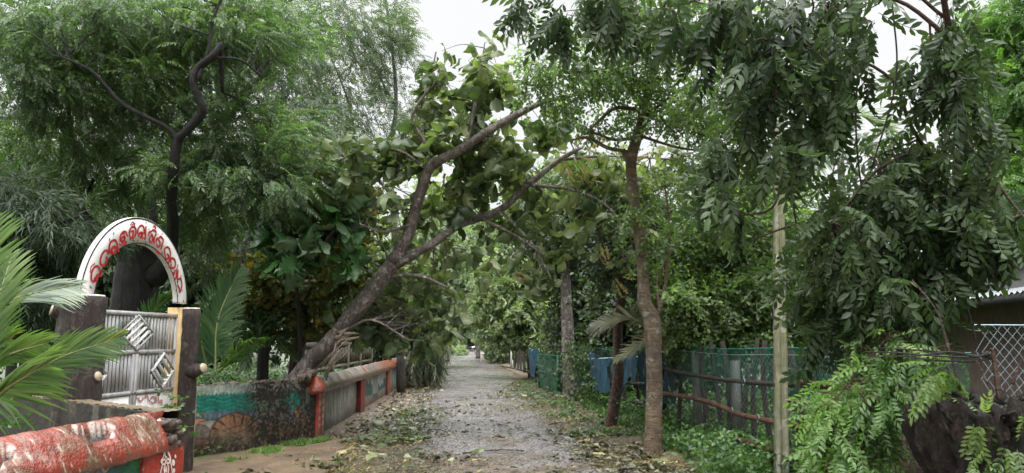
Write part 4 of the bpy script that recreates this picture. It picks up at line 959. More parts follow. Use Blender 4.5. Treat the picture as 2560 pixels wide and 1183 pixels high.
far_tree(1290, 60, 630, 90, M['mist'], M['bark_far'], 'large hazy tree rising behind the rounded flowering tree', 900, nm='roadside_tree', sc=(1, 1.6))
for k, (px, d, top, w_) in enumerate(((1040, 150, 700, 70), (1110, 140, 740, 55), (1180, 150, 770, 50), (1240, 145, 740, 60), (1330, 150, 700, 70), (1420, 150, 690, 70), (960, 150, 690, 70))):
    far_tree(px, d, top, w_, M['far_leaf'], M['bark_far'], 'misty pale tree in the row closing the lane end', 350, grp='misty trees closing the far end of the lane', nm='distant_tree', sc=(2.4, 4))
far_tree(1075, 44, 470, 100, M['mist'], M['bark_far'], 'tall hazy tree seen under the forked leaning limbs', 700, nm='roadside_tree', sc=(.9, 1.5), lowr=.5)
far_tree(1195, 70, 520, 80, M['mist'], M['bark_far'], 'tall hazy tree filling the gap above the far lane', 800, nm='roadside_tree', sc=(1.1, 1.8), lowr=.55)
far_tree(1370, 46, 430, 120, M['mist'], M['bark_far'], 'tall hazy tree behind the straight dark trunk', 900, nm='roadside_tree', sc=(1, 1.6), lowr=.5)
# pale leaning trunk, storm-felled heap
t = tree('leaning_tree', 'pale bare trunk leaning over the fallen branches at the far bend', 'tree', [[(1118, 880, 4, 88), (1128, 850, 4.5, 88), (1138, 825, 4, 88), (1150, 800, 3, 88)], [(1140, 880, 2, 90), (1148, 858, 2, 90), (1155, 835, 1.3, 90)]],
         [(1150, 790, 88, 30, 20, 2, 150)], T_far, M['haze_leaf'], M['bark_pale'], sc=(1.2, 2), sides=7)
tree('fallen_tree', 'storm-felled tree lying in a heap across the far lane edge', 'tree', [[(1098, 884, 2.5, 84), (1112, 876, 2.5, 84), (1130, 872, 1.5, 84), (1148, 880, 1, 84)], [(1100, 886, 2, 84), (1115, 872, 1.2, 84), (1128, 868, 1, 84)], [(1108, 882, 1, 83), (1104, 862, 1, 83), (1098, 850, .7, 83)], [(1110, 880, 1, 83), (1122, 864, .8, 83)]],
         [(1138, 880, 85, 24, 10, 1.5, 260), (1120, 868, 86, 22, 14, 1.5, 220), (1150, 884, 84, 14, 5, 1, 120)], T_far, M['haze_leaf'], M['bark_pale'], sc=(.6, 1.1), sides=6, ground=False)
# parked motorcycle far down the lane
def motorcycle(px, d):
    g = gr(px, HOR+CAMZ*F/d); g[2] = .015; t = thing('motorcycle', g, 'tiny dark motorcycle parked near the far end of the lane', 'motorcycle'); dx = np.array([.9, .43, 0])
    for s in (-.62, .62):
        b = MB(); a = np.linspace(0, 2*np.pi, 17); c_ = g+dx*s+[0, 0, .31]; b.tube(np.array([c_+dx*math.cos(q)*.27+np.array([0, 0, math.sin(q)*.27]) for q in a]), .05, 8, cap=False); wheel = b.build('wheel', M['metal_dark'], t)
        b = MB(); b.tube(np.array([c_+[-.03, .05, 0], c_+[.03, -.05, 0]]), .06, 8); b.build('hub', M['gate'], wheel)
    b = MB(); b.tube(np.array([g+dx*-.3+[0, 0, .45], g+dx*.1+[0, 0, .4], g+dx*.25+[0, 0, .6]]), [.12, .15, .1], 8); b.build('engine_body', M['metal_dark'], t)
    b = MB(); b.tube(np.array([g+dx*-.6+[0, 0, .74], g+dx*-.1+[0, 0, .76]]), [.09, .1], 8); b.build('saddle', M['black_line'], t)
    b = MB(); b.tube(np.array([g+dx*-.05+[0, 0, .75], g+dx*.35+[0, 0, .85]]), [.13, .1], 8); b.build('fuel_tank', M['gate_white'], t)
    b = MB(); b.tube(np.array([g+dx*.62+[0, 0, .31], g+dx*.42+[0, 0, 1.0]]), .03, 6); b.bar(g+dx*.42+[-.15, .3, 1.02], g+dx*.42+[.15, -.3, 1.02], .03, .03); b.build('handlebar', M['metal_dark'], t)
motorcycle(1180, 92)

# ================================================================ leaning teak over the lane
teak_l = [[(700, 1010, 25.8, 13.4), (752, 935, 22.8, 13.3), (790, 890, 20.5, 13.2), (830, 850, 20.5, 13.1), (900, 765, 20.5, 13), (960, 690, 21.3, 12.9), (1000, 635, 20.5, 12.8)],
          [(985, 655, 18.5, 12.8), (1020, 590, 15.1, 12.7), (1036, 530, 14.3, 12.6), (1052, 480, 14.3, 12.5), (1075, 418, 13.4, 12.4), (1115, 393, 12.6, 12.3), (1165, 366, 11.8, 12.2), (1225, 325, 10.9, 12), (1300, 283, 9.2, 11.8), (1360, 255, 6.7, 11.7), (1430, 238, 5.0, 11.6), (1500, 215, 3.4, 11.5)],
          [(990, 660, 15.1, 12.8), (1040, 632, 11.8, 12.8), (1085, 607, 10.9, 12.8), (1150, 562, 10.1, 12.9), (1250, 525, 10.1, 13), (1320, 462, 8.4, 13), (1400, 400, 6.7, 13), (1460, 365, 3.4, 13)],
          [(1080, 415, 7, 12.4), (1060, 350, 5, 12.3), (1030, 290, 4, 12.2), (1090, 200, 3, 12.1)], [(1165, 366, 7, 12.2), (1180, 300, 5, 12.1), (1200, 200, 4, 12), (1210, 120, 2, 12)],
          [(1070, 425, 4, 12.4), (1000, 378, 3, 12.2), (920, 375, 3, 12), (850, 400, 2, 11.9)], [(1030, 560, 4, 12.6), (960, 580, 3, 12.4), (900, 560, 2, 12.3)], [(960, 690, 6, 12.9), (1050, 690, 4, 12.7), (1120, 720, 3, 12.5)],
          [(1200, 545, 4, 12.9), (1290, 590, 3, 12.8), (1360, 640, 2, 12.7)], [(1320, 462, 5, 13), (1450, 480, 3, 12.8), (1540, 540, 3, 12.7), (1560, 650, 2, 12.6)], [(1400, 400, 4, 13), (1520, 390, 3, 12.9), (1700, 400, 2, 12.8)], [(1250, 525, 4, 13), (1330, 610, 3, 12.8), (1380, 700, 2, 12.7)], [(860, 830, 5, 13), (930, 800, 3, 12.8), (1020, 850, 2, 12.6)]]
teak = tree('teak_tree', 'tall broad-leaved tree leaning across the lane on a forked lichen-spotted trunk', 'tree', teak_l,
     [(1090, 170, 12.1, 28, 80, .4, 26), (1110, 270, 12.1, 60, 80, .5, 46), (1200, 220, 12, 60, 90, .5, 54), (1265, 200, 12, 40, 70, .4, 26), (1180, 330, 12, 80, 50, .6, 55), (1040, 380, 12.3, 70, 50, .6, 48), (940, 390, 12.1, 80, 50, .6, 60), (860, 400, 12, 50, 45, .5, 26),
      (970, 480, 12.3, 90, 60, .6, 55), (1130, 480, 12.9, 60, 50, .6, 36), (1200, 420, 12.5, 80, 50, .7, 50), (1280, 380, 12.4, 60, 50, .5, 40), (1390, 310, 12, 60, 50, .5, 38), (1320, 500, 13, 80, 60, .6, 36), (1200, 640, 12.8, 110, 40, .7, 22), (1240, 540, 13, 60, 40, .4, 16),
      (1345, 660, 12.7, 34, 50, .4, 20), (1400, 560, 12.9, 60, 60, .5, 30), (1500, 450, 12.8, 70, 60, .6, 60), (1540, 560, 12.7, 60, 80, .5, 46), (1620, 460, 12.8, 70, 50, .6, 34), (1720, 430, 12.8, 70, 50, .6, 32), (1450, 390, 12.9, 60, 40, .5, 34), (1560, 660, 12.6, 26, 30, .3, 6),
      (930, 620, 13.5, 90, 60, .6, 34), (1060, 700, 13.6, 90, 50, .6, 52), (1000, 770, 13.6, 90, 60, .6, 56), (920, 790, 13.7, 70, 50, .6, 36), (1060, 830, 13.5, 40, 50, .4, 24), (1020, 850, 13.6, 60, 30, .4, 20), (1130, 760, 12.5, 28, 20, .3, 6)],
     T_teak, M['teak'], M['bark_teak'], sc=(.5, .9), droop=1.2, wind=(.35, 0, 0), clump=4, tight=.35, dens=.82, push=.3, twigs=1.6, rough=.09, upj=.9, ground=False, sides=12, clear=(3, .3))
pp_, dd_ = blob_points([(1430, 380, 12.8, 60, 40, .4, 26), (1540, 410, 12.7, 50, 40, .4, 22), (1350, 700, 12.6, 30, 20, .3, 8), (1530, 680, 12.6, 30, 30, .3, 12), (1470, 480, 12.7, 50, 40, .4, 12)], 4)
cloud('blossom_spray', M['blossom'], teak, T_bloss, pp_, dd_+[0, 0, .2], RNG.normal(size=dd_.shape), RNG.uniform(.8, 1.3, len(pp_)), RNG.uniform(.2, .8, len(pp_)))
# splinters at the torn foot
b = MB()
for k in range(7):
    a_ = at(805+RNG.uniform(-35, 20), 930+RNG.uniform(-10, 25), 13+RNG.uniform(-.2, .1)); e_ = at(855+RNG.uniform(-25, 25), 862+RNG.uniform(-20, 20), 12.85+RNG.uniform(-.1, .1)); b.bar(a_, e_, RNG.uniform(.012, .04), .012)
for k in range(9):
    a_ = at(860+RNG.uniform(-25, 10), 845+RNG.uniform(-15, 15), 12.9); b.tube(np.array([a_, a_+np.array([RNG.uniform(.05, .25), RNG.uniform(-.1, .1), RNG.uniform(.0, .15)])]), [.04, .008], 5)
b.build('split_wood', M['wood_split'], teak)
# broken-limbed small tree behind the wall
tree('small_tree', 'small yellowing tree with a bent reddish-brown trunk behind the painted wall', 'tree',
     [[(736, 945, 16, 14.3), (742, 890, 16, 14.3), (758, 830, 14, 14.3), (766, 780, 13, 14.2), (790, 735, 12, 14.2), (840, 715, 11, 14.1), (890, 700, 8, 14)], [(766, 790, 6, 14.2), (770, 700, 5, 14.1), (740, 650, 3, 14)], [(820, 720, 6, 14.1), (870, 650, 6, 14), (905, 590, 5, 14), (900, 540, 3, 14)], [(880, 630, 4, 14), (850, 590, 2, 13.9)]],
     [(690, 740, 14, 70, 45, .7, 120), (760, 700, 14, 70, 50, .7, 110), (660, 690, 14, 60, 30, .6, 70), (830, 680, 13.9, 60, 40, .6, 90), (770, 800, 14, 60, 30, .5, 40), (850, 600, 14, 60, 60, .6, 90), (700, 800, 14.2, 60, 20, .4, 30), (890, 500, 13.9, 50, 50, .5, 50)],
     T_yel, M['yellowing'], M['bark_red'], sc=(.7, 1.15), droop=.5, clump=6)
tree('breadfruit_tree', 'breadfruit tree with huge glossy lobed leaves behind the painted wall', 'tree',
     [[(752, 960, 5, 13.6), (748, 800, 5, 13.4), (738, 680, 5, 12.8), (730, 620, 6, 12.3)], [(738, 690, 5, 12.4), (800, 620, 4, 12.3), (840, 570, 3, 12.2)], [(735, 650, 5, 12.3), (700, 590, 3, 12.2)]],
     [(722, 640, 12.2, 25, 20, .2, 4), (715, 550, 12.3, 30, 15, .2, 3), (830, 570, 12.3, 40, 25, .2, 5), (760, 600, 12.3, 30, 20, .2, 4), (850, 640, 12.3, 30, 15, .2, 3)],
     T_lobed, M['lobed'], M['bark'], sc=(.8, 1.05), droop=.1, clump=1, twigs=1, upj=.3)
# ================================================================ palms
def palm(name, label, fr, mat, group=None, base=None, stem=True, seed=1, bark='bark'):
    p0 = np.mean([at(*f[0]) for f in fr], axis=0) if base is None else np.array(base, float)
    t = thing(name, (p0[0], p0[1], 0), label, 'palm', group)
    if stem:
        b = MB(); b.tube(smooth_path([(p0[0]+.02, p0[1], -.05), (p0[0], p0[1], p0[2]*.5), p0], 5), [.16]+[.1]*10, 10, .15); b.build('trunk', M[bark], t, True)
    for i, f in enumerate(fr):
        a_, m_, e_ = at(*f[0]), at(*f[1]), at(*f[2]); kw = f[3] if len(f) > 3 else {}
        mb_ = MB(); LV = []; mt = kw.pop('mat', mat); kw['seed'] = seed*31+i; frond(mb_, LV, a_, m_, e_, **kw); v, fcs, o = merge(LV)
        fo = mesh_obj('frond', v, fcs, M[mt], t, False, None, np.clip(o, 0, 1)); fo_r = mb_.build('rachis', M['fresh_rachis'], fo)
    return t
M['fresh_rachis'] = simple_mat('palm_rib', (.17, .2, .06), .4, .3, 8)
palm('coconut_palm', 'young coconut palm with yellow-green windblown fronds before the stout gate post', [
    ((20, 1010, 5.6), (130, 905, 5.7), (300, 845, 5.9), dict(n=44, ll=.36, lw=0.0172, droop=.5, side=(-.1, .2, 1), fwd=1.2, r0=.012)),
    ((-60, 960, 5.3), (-20, 800, 5.4), (30, 640, 5.6), dict(n=36, ll=.38, lw=0.0218, droop=.35, fwd=.9, side=(1, .15, .25))),
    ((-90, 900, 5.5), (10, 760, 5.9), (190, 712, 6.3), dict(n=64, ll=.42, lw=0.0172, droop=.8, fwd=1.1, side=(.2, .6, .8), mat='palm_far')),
    ((-60, 1040, 5.2), (20, 970, 5.2), (110, 915, 5.3), dict(n=36, ll=.4, lw=0.0218, droop=.9, fwd=.9, side=(.3, 0, 1))),
    ((-120, 900, 5.0), (-60, 700, 5.1), (-30, 560, 5.2), dict(n=34, ll=.42, lw=0.0234, droop=.3, fwd=1.0, side=(1, .1, .1))),
    ((-80, 1000, 5.7), (0, 900, 5.8), (110, 860, 6.0), dict(n=34, ll=.36, lw=0.0203, droop=.9, fwd=.9, side=(.3, .2, .8))),
    ((-110, 960, 5.9), (-50, 890, 6.0), (20, 850, 6.2), dict(n=30, ll=.36, lw=0.0203, droop=.8, fwd=.9, side=(.3, .2, .8)))],
    'palm', base=(at(-60, 1030, 5.5)), seed=3)
palm('coconut_palm', 'young palm with one tall upright frond just beyond the mural panel', [
    ((538, 925, 11.5), (545, 800, 11.6), (600, 670, 11.9), dict(n=54, ll=.55, lw=.04, droop=1.0, fwd=.9, side=(.7, .8, .1))),
    ((520, 930, 11.6), (505, 860, 11.6), (500, 790, 11.6), dict(n=40, ll=.5, lw=.04, droop=.9, side=(1, .2, 0))), ((545, 930, 11.6), (600, 880, 11.5), (640, 850, 11.4), dict(n=40, ll=.4, lw=.03, droop=.9))],
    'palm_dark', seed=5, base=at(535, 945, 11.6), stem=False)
palm('coconut_palm', 'low arching dark palm between the small yellowing tree and the tall frond', [
    ((660, 860, 13.8), (630, 810, 13.7), (570, 870, 13.5), dict(n=44, ll=.6, lw=.05, droop=1.1)), ((660, 860, 13.8), (690, 800, 13.8), (770, 790, 14.0), dict(n=44, ll=.5, lw=.04, droop=.9)), ((660, 860, 13.8), (660, 800, 13.9), (710, 760, 14.2), dict(n=44, ll=.55, lw=.04, droop=.9)),
    ((660, 870, 13.8), (620, 850, 13.6), (610, 920, 13.4), dict(n=36, ll=.5, lw=.045, droop=1.2)), ((660, 870, 13.8), (690, 850, 13.7), (740, 900, 13.6), dict(n=36, ll=.45, lw=.04, droop=1.2))],
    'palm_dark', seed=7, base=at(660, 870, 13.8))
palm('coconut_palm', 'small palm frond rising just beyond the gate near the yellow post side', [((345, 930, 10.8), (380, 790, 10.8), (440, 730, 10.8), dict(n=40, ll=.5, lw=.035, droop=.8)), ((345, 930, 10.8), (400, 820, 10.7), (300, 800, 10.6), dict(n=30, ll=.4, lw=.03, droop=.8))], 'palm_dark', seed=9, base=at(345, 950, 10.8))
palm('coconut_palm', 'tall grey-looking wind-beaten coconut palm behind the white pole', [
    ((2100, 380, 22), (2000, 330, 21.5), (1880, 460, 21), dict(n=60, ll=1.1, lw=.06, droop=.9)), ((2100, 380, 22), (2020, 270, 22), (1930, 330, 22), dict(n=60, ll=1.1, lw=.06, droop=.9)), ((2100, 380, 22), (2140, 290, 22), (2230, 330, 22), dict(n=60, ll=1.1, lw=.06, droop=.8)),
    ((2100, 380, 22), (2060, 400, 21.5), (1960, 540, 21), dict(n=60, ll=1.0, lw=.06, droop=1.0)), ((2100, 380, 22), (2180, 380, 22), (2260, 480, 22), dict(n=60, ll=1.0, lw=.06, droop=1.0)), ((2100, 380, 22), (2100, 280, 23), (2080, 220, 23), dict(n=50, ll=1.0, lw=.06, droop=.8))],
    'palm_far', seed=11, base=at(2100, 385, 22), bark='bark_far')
# dry frond caught on the reddish trunk
tfr = thing('dry_palm_frond', at(1600, 870, 13.4), 'brownish dry palm frond hanging between the two reddish trunks', 'palm frond')
mb_ = MB(); LV = []; frond(mb_, LV, at(1665, 885, 13), at(1590, 800, 13.2), at(1480, 815, 13.6), n=70, ll=.65, lw=.03, droop=.9, seed=77, side=(.2, .9, .5)); frond(mb_, LV, at(1668, 890, 13), at(1640, 840, 12.9), at(1540, 900, 13), n=50, ll=.5, lw=.03, droop=.6, seed=78, side=(.2, .9, .5))
leaves_obj('leaflets', LV, M['palm_dry'], tfr); mb_.build('rachis', M['fresh_rachis'], tfr)

# ================================================================ right-hand trees
tree('gumbo_tree', 'ringed brown-barked tree with small light leaves beside the lane edge', 'tree',
     [[(1632, 1132, 23, 11.1), (1634, 1050, 21, 11.1), (1636, 960, 20, 11.1), (1634, 870, 20, 11.1), (1630, 800, 22, 11.1), (1612, 760, 18, 11.1), (1608, 700, 15, 11.1), (1604, 620, 15, 11.1), (1590, 540, 14, 11.1), (1583, 480, 14, 11.1), (1578, 430, 14, 11.1), (1580, 385, 15, 11), (1598, 330, 12, 11), (1608, 270, 11, 10.9), (1625, 215, 9, 10.8), (1645, 120, 7, 10.6), (1660, 20, 5, 10.4), (1670, -60, 4, 10.3)],
      [(1575, 400, 10, 11), (1564, 385, 9, 11), (1556, 375, 7, 11)], [(1645, 790, 6, 11.1), (1665, 700, 4, 11), (1672, 560, 3, 10.9), (1660, 450, 2, 10.8)], [(1650, 780, 5, 11.1), (1645, 690, 3, 11), (1700, 600, 2, 10.9)],
      [(1600, 340, 5, 11), (1540, 350, 4, 10.9), (1480, 330, 3, 10.8)], [(1600, 275, 6, 11), (1540, 270, 5, 10.8), (1500, 300, 4, 10.7), (1470, 330, 2, 10.6)], [(1575, 380, 4, 11), (1520, 370, 5, 10.9), (1470, 345, 4, 10.8), (1430, 350, 2, 10.7)], [(1620, 230, 5, 10.8), (1540, 180, 4, 10.6), (1420, 180, 3, 10.5), (1330, 160, 2, 10.4)],
      [(1640, 150, 5, 10.6), (1740, 120, 4, 10.4), (1850, 160, 3, 10.3)], [(1600, 340, 4, 11), (1700, 370, 3, 10.8), (1800, 380, 2, 10.6)], [(1600, 300, 4, 11), (1720, 220, 4, 10.7), (1830, 250, 3, 10.5)], [(1650, 90, 4, 10.5), (1560, 20, 3, 10.3), (1480, -20, 2, 10.2)]],
     [(1450, 150, 10.5, 130, 90, 1.0, 520), (1560, 90, 10.5, 110, 90, 1.0, 500), (1700, 150, 10.5, 130, 100, 1.0, 650), (1820, 240, 10.5, 120, 90, 1.0, 520), (1560, 220, 10.8, 100, 60, .8, 280), (1700, 300, 10.8, 120, 70, .9, 420), (1800, 380, 10.7, 110, 60, .9, 340), (1400, 230, 10.7, 90, 60, .8, 200), (1330, 180, 10.5, 60, 60, .6, 120),
      (1640, 40, 10.4, 160, 60, 1.0, 400), (1680, 470, 10.9, 60, 60, .6, 90), (1650, 560, 10.8, 70, 60, .5, 70), (1670, 640, 10.9, 60, 60, .5, 60), (1560, 500, 10.8, 60, 90, .5, 50), (1650, 740, 10.9, 70, 30, .5, 50), (1500, 300, 10.8, 60, 40, .5, 90)],
     T_small, M['fresh'], M['bark_ring'], sc=(.6, 1.0), clump=10, tight=.2, twigs=1.0, dens=.56, rough=.07, wind=(.3, 0, 0), sides=14)
tree('leafy_tree', 'dense light green small-leaved tree behind the netted fence', 'tree',
     [[(1850, 1050, 9, 13.5), (1845, 900, 8, 13.5), (1840, 760, 7, 13.4), (1850, 620, 5, 13.3), (1860, 500, 3, 13.2)], [(1845, 850, 4, 13.5), (1760, 720, 3, 13.3), (1720, 600, 2, 13.2)], [(1845, 800, 4, 13.4), (1930, 700, 3, 13.3), (1990, 620, 2, 13.2)], [(1845, 900, 4, 13.5), (1780, 850, 3, 13.2), (1730, 800, 2, 13)]],
     [(1760, 620, 13.2, 110, 80, .9, 620), (1860, 560, 13.3, 110, 80, 1, 560), (1850, 700, 13.2, 130, 80, 1, 850), (1740, 760, 13, 90, 70, .8, 560), (1900, 800, 13.2, 120, 70, .9, 700), (1780, 850, 13.1, 110, 50, .8, 520), (1960, 700, 13.2, 80, 100, .9, 500), (1840, 460, 13.4, 90, 50, .9, 240), (1930, 520, 13.2, 80, 70, .8, 260), (1700, 690, 13.3, 60, 70, .6, 260)],
     T_small, M['fresh'], M['bark'], sc=(.75, 1.2), clump=8, tight=.23, twigs=.5, wind=(.25, 0, 0))
tree('slender_tree', 'slim reddish ringed trunk leaning slightly beside the lane with dark foliage', 'tree',
     [[(1526, 1066, 15, 14.5), (1537, 1000, 14, 14.5), (1546, 940, 14, 14.5), (1545, 880, 13, 14.5), (1545, 820, 12, 14.5), (1552, 760, 11, 14.4), (1560, 700, 9, 14.4), (1565, 600, 7, 14.4), (1560, 500, 5, 14.4)], [(1555, 740, 5, 14.4), (1520, 640, 4, 14.3), (1500, 560, 3, 14.2)]],
     [(1540, 640, 14.6, 70, 80, .8, 380), (1500, 580, 14.8, 70, 70, .8, 360), (1600, 640, 14.8, 60, 90, .8, 320), (1560, 500, 14.8, 90, 60, .8, 380)],
     T_small, M['bush'], M['bark_red'], sc=(.9, 1.3), clump=8, rough=.08)
tree('straight_tree', 'straight dark grey-brown trunk standing between the green bin and the blue netting', 'tree',
     [[(1427, 990, 21, 22.5), (1424, 940, 17, 22.5), (1420, 850, 16, 22.5), (1416, 760, 14, 22.5), (1413, 660, 12, 22.5), (1412, 590, 11, 22.5), (1410, 480, 8, 22.5)], [(1412, 600, 6, 22.5), (1470, 520, 4, 22.3), (1520, 470, 3, 22)], [(1412, 560, 5, 22.5), (1360, 480, 4, 22.5), (1330, 430, 2, 22.5)]],
     [(1420, 560, 22.5, 90, 70, 1.5, 500), (1370, 500, 23, 80, 60, 1.5, 400), (1470, 480, 22.5, 100, 80, 1.6, 600), (1400, 640, 23, 80, 50, 1.2, 350), (1330, 600, 24, 70, 50, 1.2, 300)],
     T_small, M['bush'], M['bark_teak'], sc=(1.1, 1.7), clump=9, rough=.06)
# deep green hedge trees behind the fence
gr_ = 'dark evergreen trees behind the lane fence'
for (px, d, top, w_, n, lb, mt) in ((1480, 26, 540, 110, 1100, 'dark tree behind the blue netting', 'bush'), (1580, 20, 620, 110, 1100, 'dark bushy tree behind the slim reddish trunk', 'bush'), (1680, 19, 560, 110, 900, 'dark green tree behind the ringed brown trunk', 'bush'), (2010, 18, 640, 110, 900, 'bushy tree between the pole and the tin eave', 'weed'),
                                   (1760, 24, 500, 120, 700, 'green tree rising behind the netted fence', 'mango'), (1930, 24, 440, 120, 700, 'green tree rising behind the white pole', 'mango')):
    far_tree(px, d, top, w_, M[mt], M['bark'], lb, n, tm=T_small, grp=gr_, nm='evergreen_tree', sc=(1.2, 2.0), lowr=.2)
tree('moringa_tree', 'bright light green feathery tree at the extreme right beyond the house', 'tree',
     [[(2600, 950, 14, 13), (2590, 700, 12, 13), (2570, 450, 10, 13), (2560, 250, 7, 13)], [(2585, 600, 6, 13), (2540, 480, 4, 12.8), (2500, 380, 3, 12.6)]],
     [(2560, 100, 13, 90, 110, 1.2, 1500), (2540, 250, 13, 80, 90, 1.2, 1200), (2480, 40, 13.2, 40, 50, .8, 200), (2560, 420, 13, 90, 90, 1, 1000), (2470, 480, 13, 70, 60, .8, 450), (2590, 560, 13, 80, 70, 1, 600)],
     T_fresh, M['bright'], M['bark'], sc=(.9, 1.3), clump=10)

# overhanging dark tree close to the camera
pong_l = [[(2290, 1230, 34, 5.6), (2278, 1140, 30, 5.6), (2285, 1060, 27, 5.6), (2292, 960, 24, 5.6), (2288, 860, 20, 5.6), (2300, 760, 17, 5.6), (2340, 640, 14, 5.5), (2385, 480, 12, 5.4), (2410, 340, 11, 5.2), (2395, 180, 9, 5.0), (2370, 60, 8, 4.8), (2350, -60, 7, 4.6)],
          [(2400, 430, 6, 5.4), (2310, 380, 5, 5.3), (2200, 420, 4, 5.2), (2130, 500, 4, 5.1), (2040, 590, 3, 5)], [(2385, 470, 5, 5.4), (2280, 320, 5, 5.2), (2230, 200, 4, 5.1), (2100, 150, 4, 5), (1960, 280, 3, 4.9)],
          [(2380, 100, 6, 4.8), (2240, 0, 5, 4.7), (2100, 20, 4, 4.7), (1960, 120, 3, 4.7)], [(2370, 50, 5, 4.8), (2200, -60, 4, 4.7), (1900, -30, 4, 4.8), (1700, 10, 3, 4.9), (1500, 60, 3, 5)], [(2060, 160, 3, 5), (2010, 280, 3, 4.9), (1960, 430, 2, 4.8), (1930, 520, 3, 4.8), (1850, 540, 2, 4.8)],
          [(2410, 350, 5, 5.2), (2470, 420, 4, 5), (2540, 520, 3, 4.8), (2620, 600, 3, 4.7)], [(2350, 640, 5, 5.5), (2450, 560, 4, 5.3), (2560, 540, 3, 5.1)], [(1960, 430, 2.5, 4.8), (1900, 380, 2, 4.8), (1870, 330, 2, 4.8)], [(2310, 740, 5, 5.6), (2200, 640, 4, 5.4), (2120, 560, 3, 5.2), (2000, 560, 3, 5.0), (1880, 600, 2, 4.9)]]
tree('indian_beech_tree', 'close overhanging tree with dark glossy drooping leaflets and reddish trunk', 'tree', pong_l,
     [(1450, 20, 5, 90, 40, .3, 46), (1560, 20, 4.9, 110, 50, .35, 60), (1680, 60, 4.9, 100, 60, .4, 66), (1340, 40, 5.1, 60, 40, .25, 20), (1830, 60, 4.8, 130, 80, .5, 110), (1400, 110, 5.1, 40, 30, .2, 8), (1960, 130, 4.8, 130, 110, .5, 150), (2040, 30, 4.8, 130, 50, .5, 70), (1900, 230, 4.8, 110, 80, .4, 80), (2040, 250, 4.9, 90, 90, .4, 70),
      (2150, 60, 4.8, 90, 110, .4, 70), (2130, 210, 5, 40, 90, .3, 30), (1830, 380, 4.8, 100, 60, .35, 55), (1980, 340, 4.9, 90, 70, .4, 52), (1770, 500, 4.8, 60, 40, .3, 22), (1870, 510, 4.8, 50, 40, .3, 16), (2050, 620, 4.9, 50, 80, .35, 40),
      (2330, 80, 4.9, 80, 110, .4, 84), (2380, 220, 5, 70, 100, .4, 70), (2300, 180, 5, 60, 70, .3, 30), (2350, 370, 5.2, 80, 100, .4, 85), (2250, 430, 5.3, 100, 80, .45, 144), (2160, 520, 5.3, 100, 80, .4, 160), (2100, 640, 5.2, 110, 90, .5, 208), (2230, 640, 5.3, 120, 90, .5, 208),
      (2360, 560, 5.3, 110, 90, .5, 192), (2440, 560, 5.1, 100, 60, .4, 70), (2160, 760, 5.2, 100, 70, .4, 128), (2300, 740, 5.4, 100, 60, .4, 60), (2110, 840, 5.2, 50, 50, .3, 26), (2430, 480, 5.1, 70, 80, .4, 46), (2540, 560, 4.9, 50, 40, .3, 20), (2430, 330, 4.9, 40, 70, .3, 20), (2400, 640, 5.3, 50, 20, .3, 12), (2070, 710, 5.2, 50, 60, .3, 30)],
     T_pong, M['pong'], M['bark_red'], sc=(.45, .8), droop=1.0, wind=(-.35, 0, 0), outward=.5, clump=9, tight=.21, dens=.84, hang=1.1, twigs=.9, rough=.08, upj=.8, sides=10, ground=True)
for k_, q in enumerate(([(2010, 90, 5), (1990, 250, 4.9), (1975, 420, 4.8), (1990, 560, 4.8)], [(2150, 100, 5), (2140, 330, 4.9), (2165, 560, 5)], [(2440, 60, 4.9), (2460, 300, 4.9), (2450, 560, 4.9), (2470, 640, 4.9)], [(2230, 0, 4.8), (2240, 200, 4.9), (2180, 420, 5)], [(2360, 540, 5.2), (2400, 700, 5.2), (2440, 850, 5)])):
    b = MB(); b.tube(smooth_path([at(*z) for z in q], 6), .006, 5, .2); o = b.build('hanging_vine', M['rail_dark'], None); tag(o, ('thin bare vine hanging before the white pole', 'thin vine dropping through the dark drooping leaves', 'bare hanging vine under the bright green tree crown', 'thin slanting vine high in the dark overhanging crown', 'thin vine reaching down to the rotten stump')[k_], 'vine')
# bright regrowth low on the right
tree('regrowth_shrub', 'bright green drooping regrowth at the foot of the reddish trunk', 'shrub',
     [[(2255, 1220, 9, 4.9), (2230, 1100, 7, 4.9), (2200, 1000, 5, 4.8), (2140, 950, 3, 4.7), (2070, 1020, 2, 4.6)], [(2230, 1080, 5, 4.9), (2280, 960, 4, 4.9), (2330, 880, 3, 4.8), (2380, 860, 2, 4.8)], [(2200, 1000, 4, 4.8), (2180, 900, 3, 4.8), (2230, 830, 2, 4.8)], [(2230, 1080, 4, 4.8), (2160, 1060, 3, 4.7), (2090, 1120, 2, 4.6)]],
     [(2100, 1060, 4.7, 70, 70, .25, 110), (2170, 980, 4.8, 90, 60, .3, 110), (2110, 1150, 4.6, 80, 40, .25, 70), (2220, 900, 4.9, 90, 50, .3, 80), (2270, 880, 4.9, 50, 40, .3, 24), (2200, 1080, 4.8, 60, 60, .25, 50), (2170, 1170, 4.7, 60, 30, .2, 36), (2280, 960, 4.9, 60, 40, .25, 36), (2200, 830, 5, 70, 30, .3, 30), (2350, 930, 4.8, 40, 30, .2, 14)],
     T_fresh, M['bright'], M['bark_red'], sc=(.4, .75), droop=1.1, wind=(-.3, 0, 0), outward=.5, clump=6, twigs=1.0, upj=.8, hang=.3, dens=1.5)
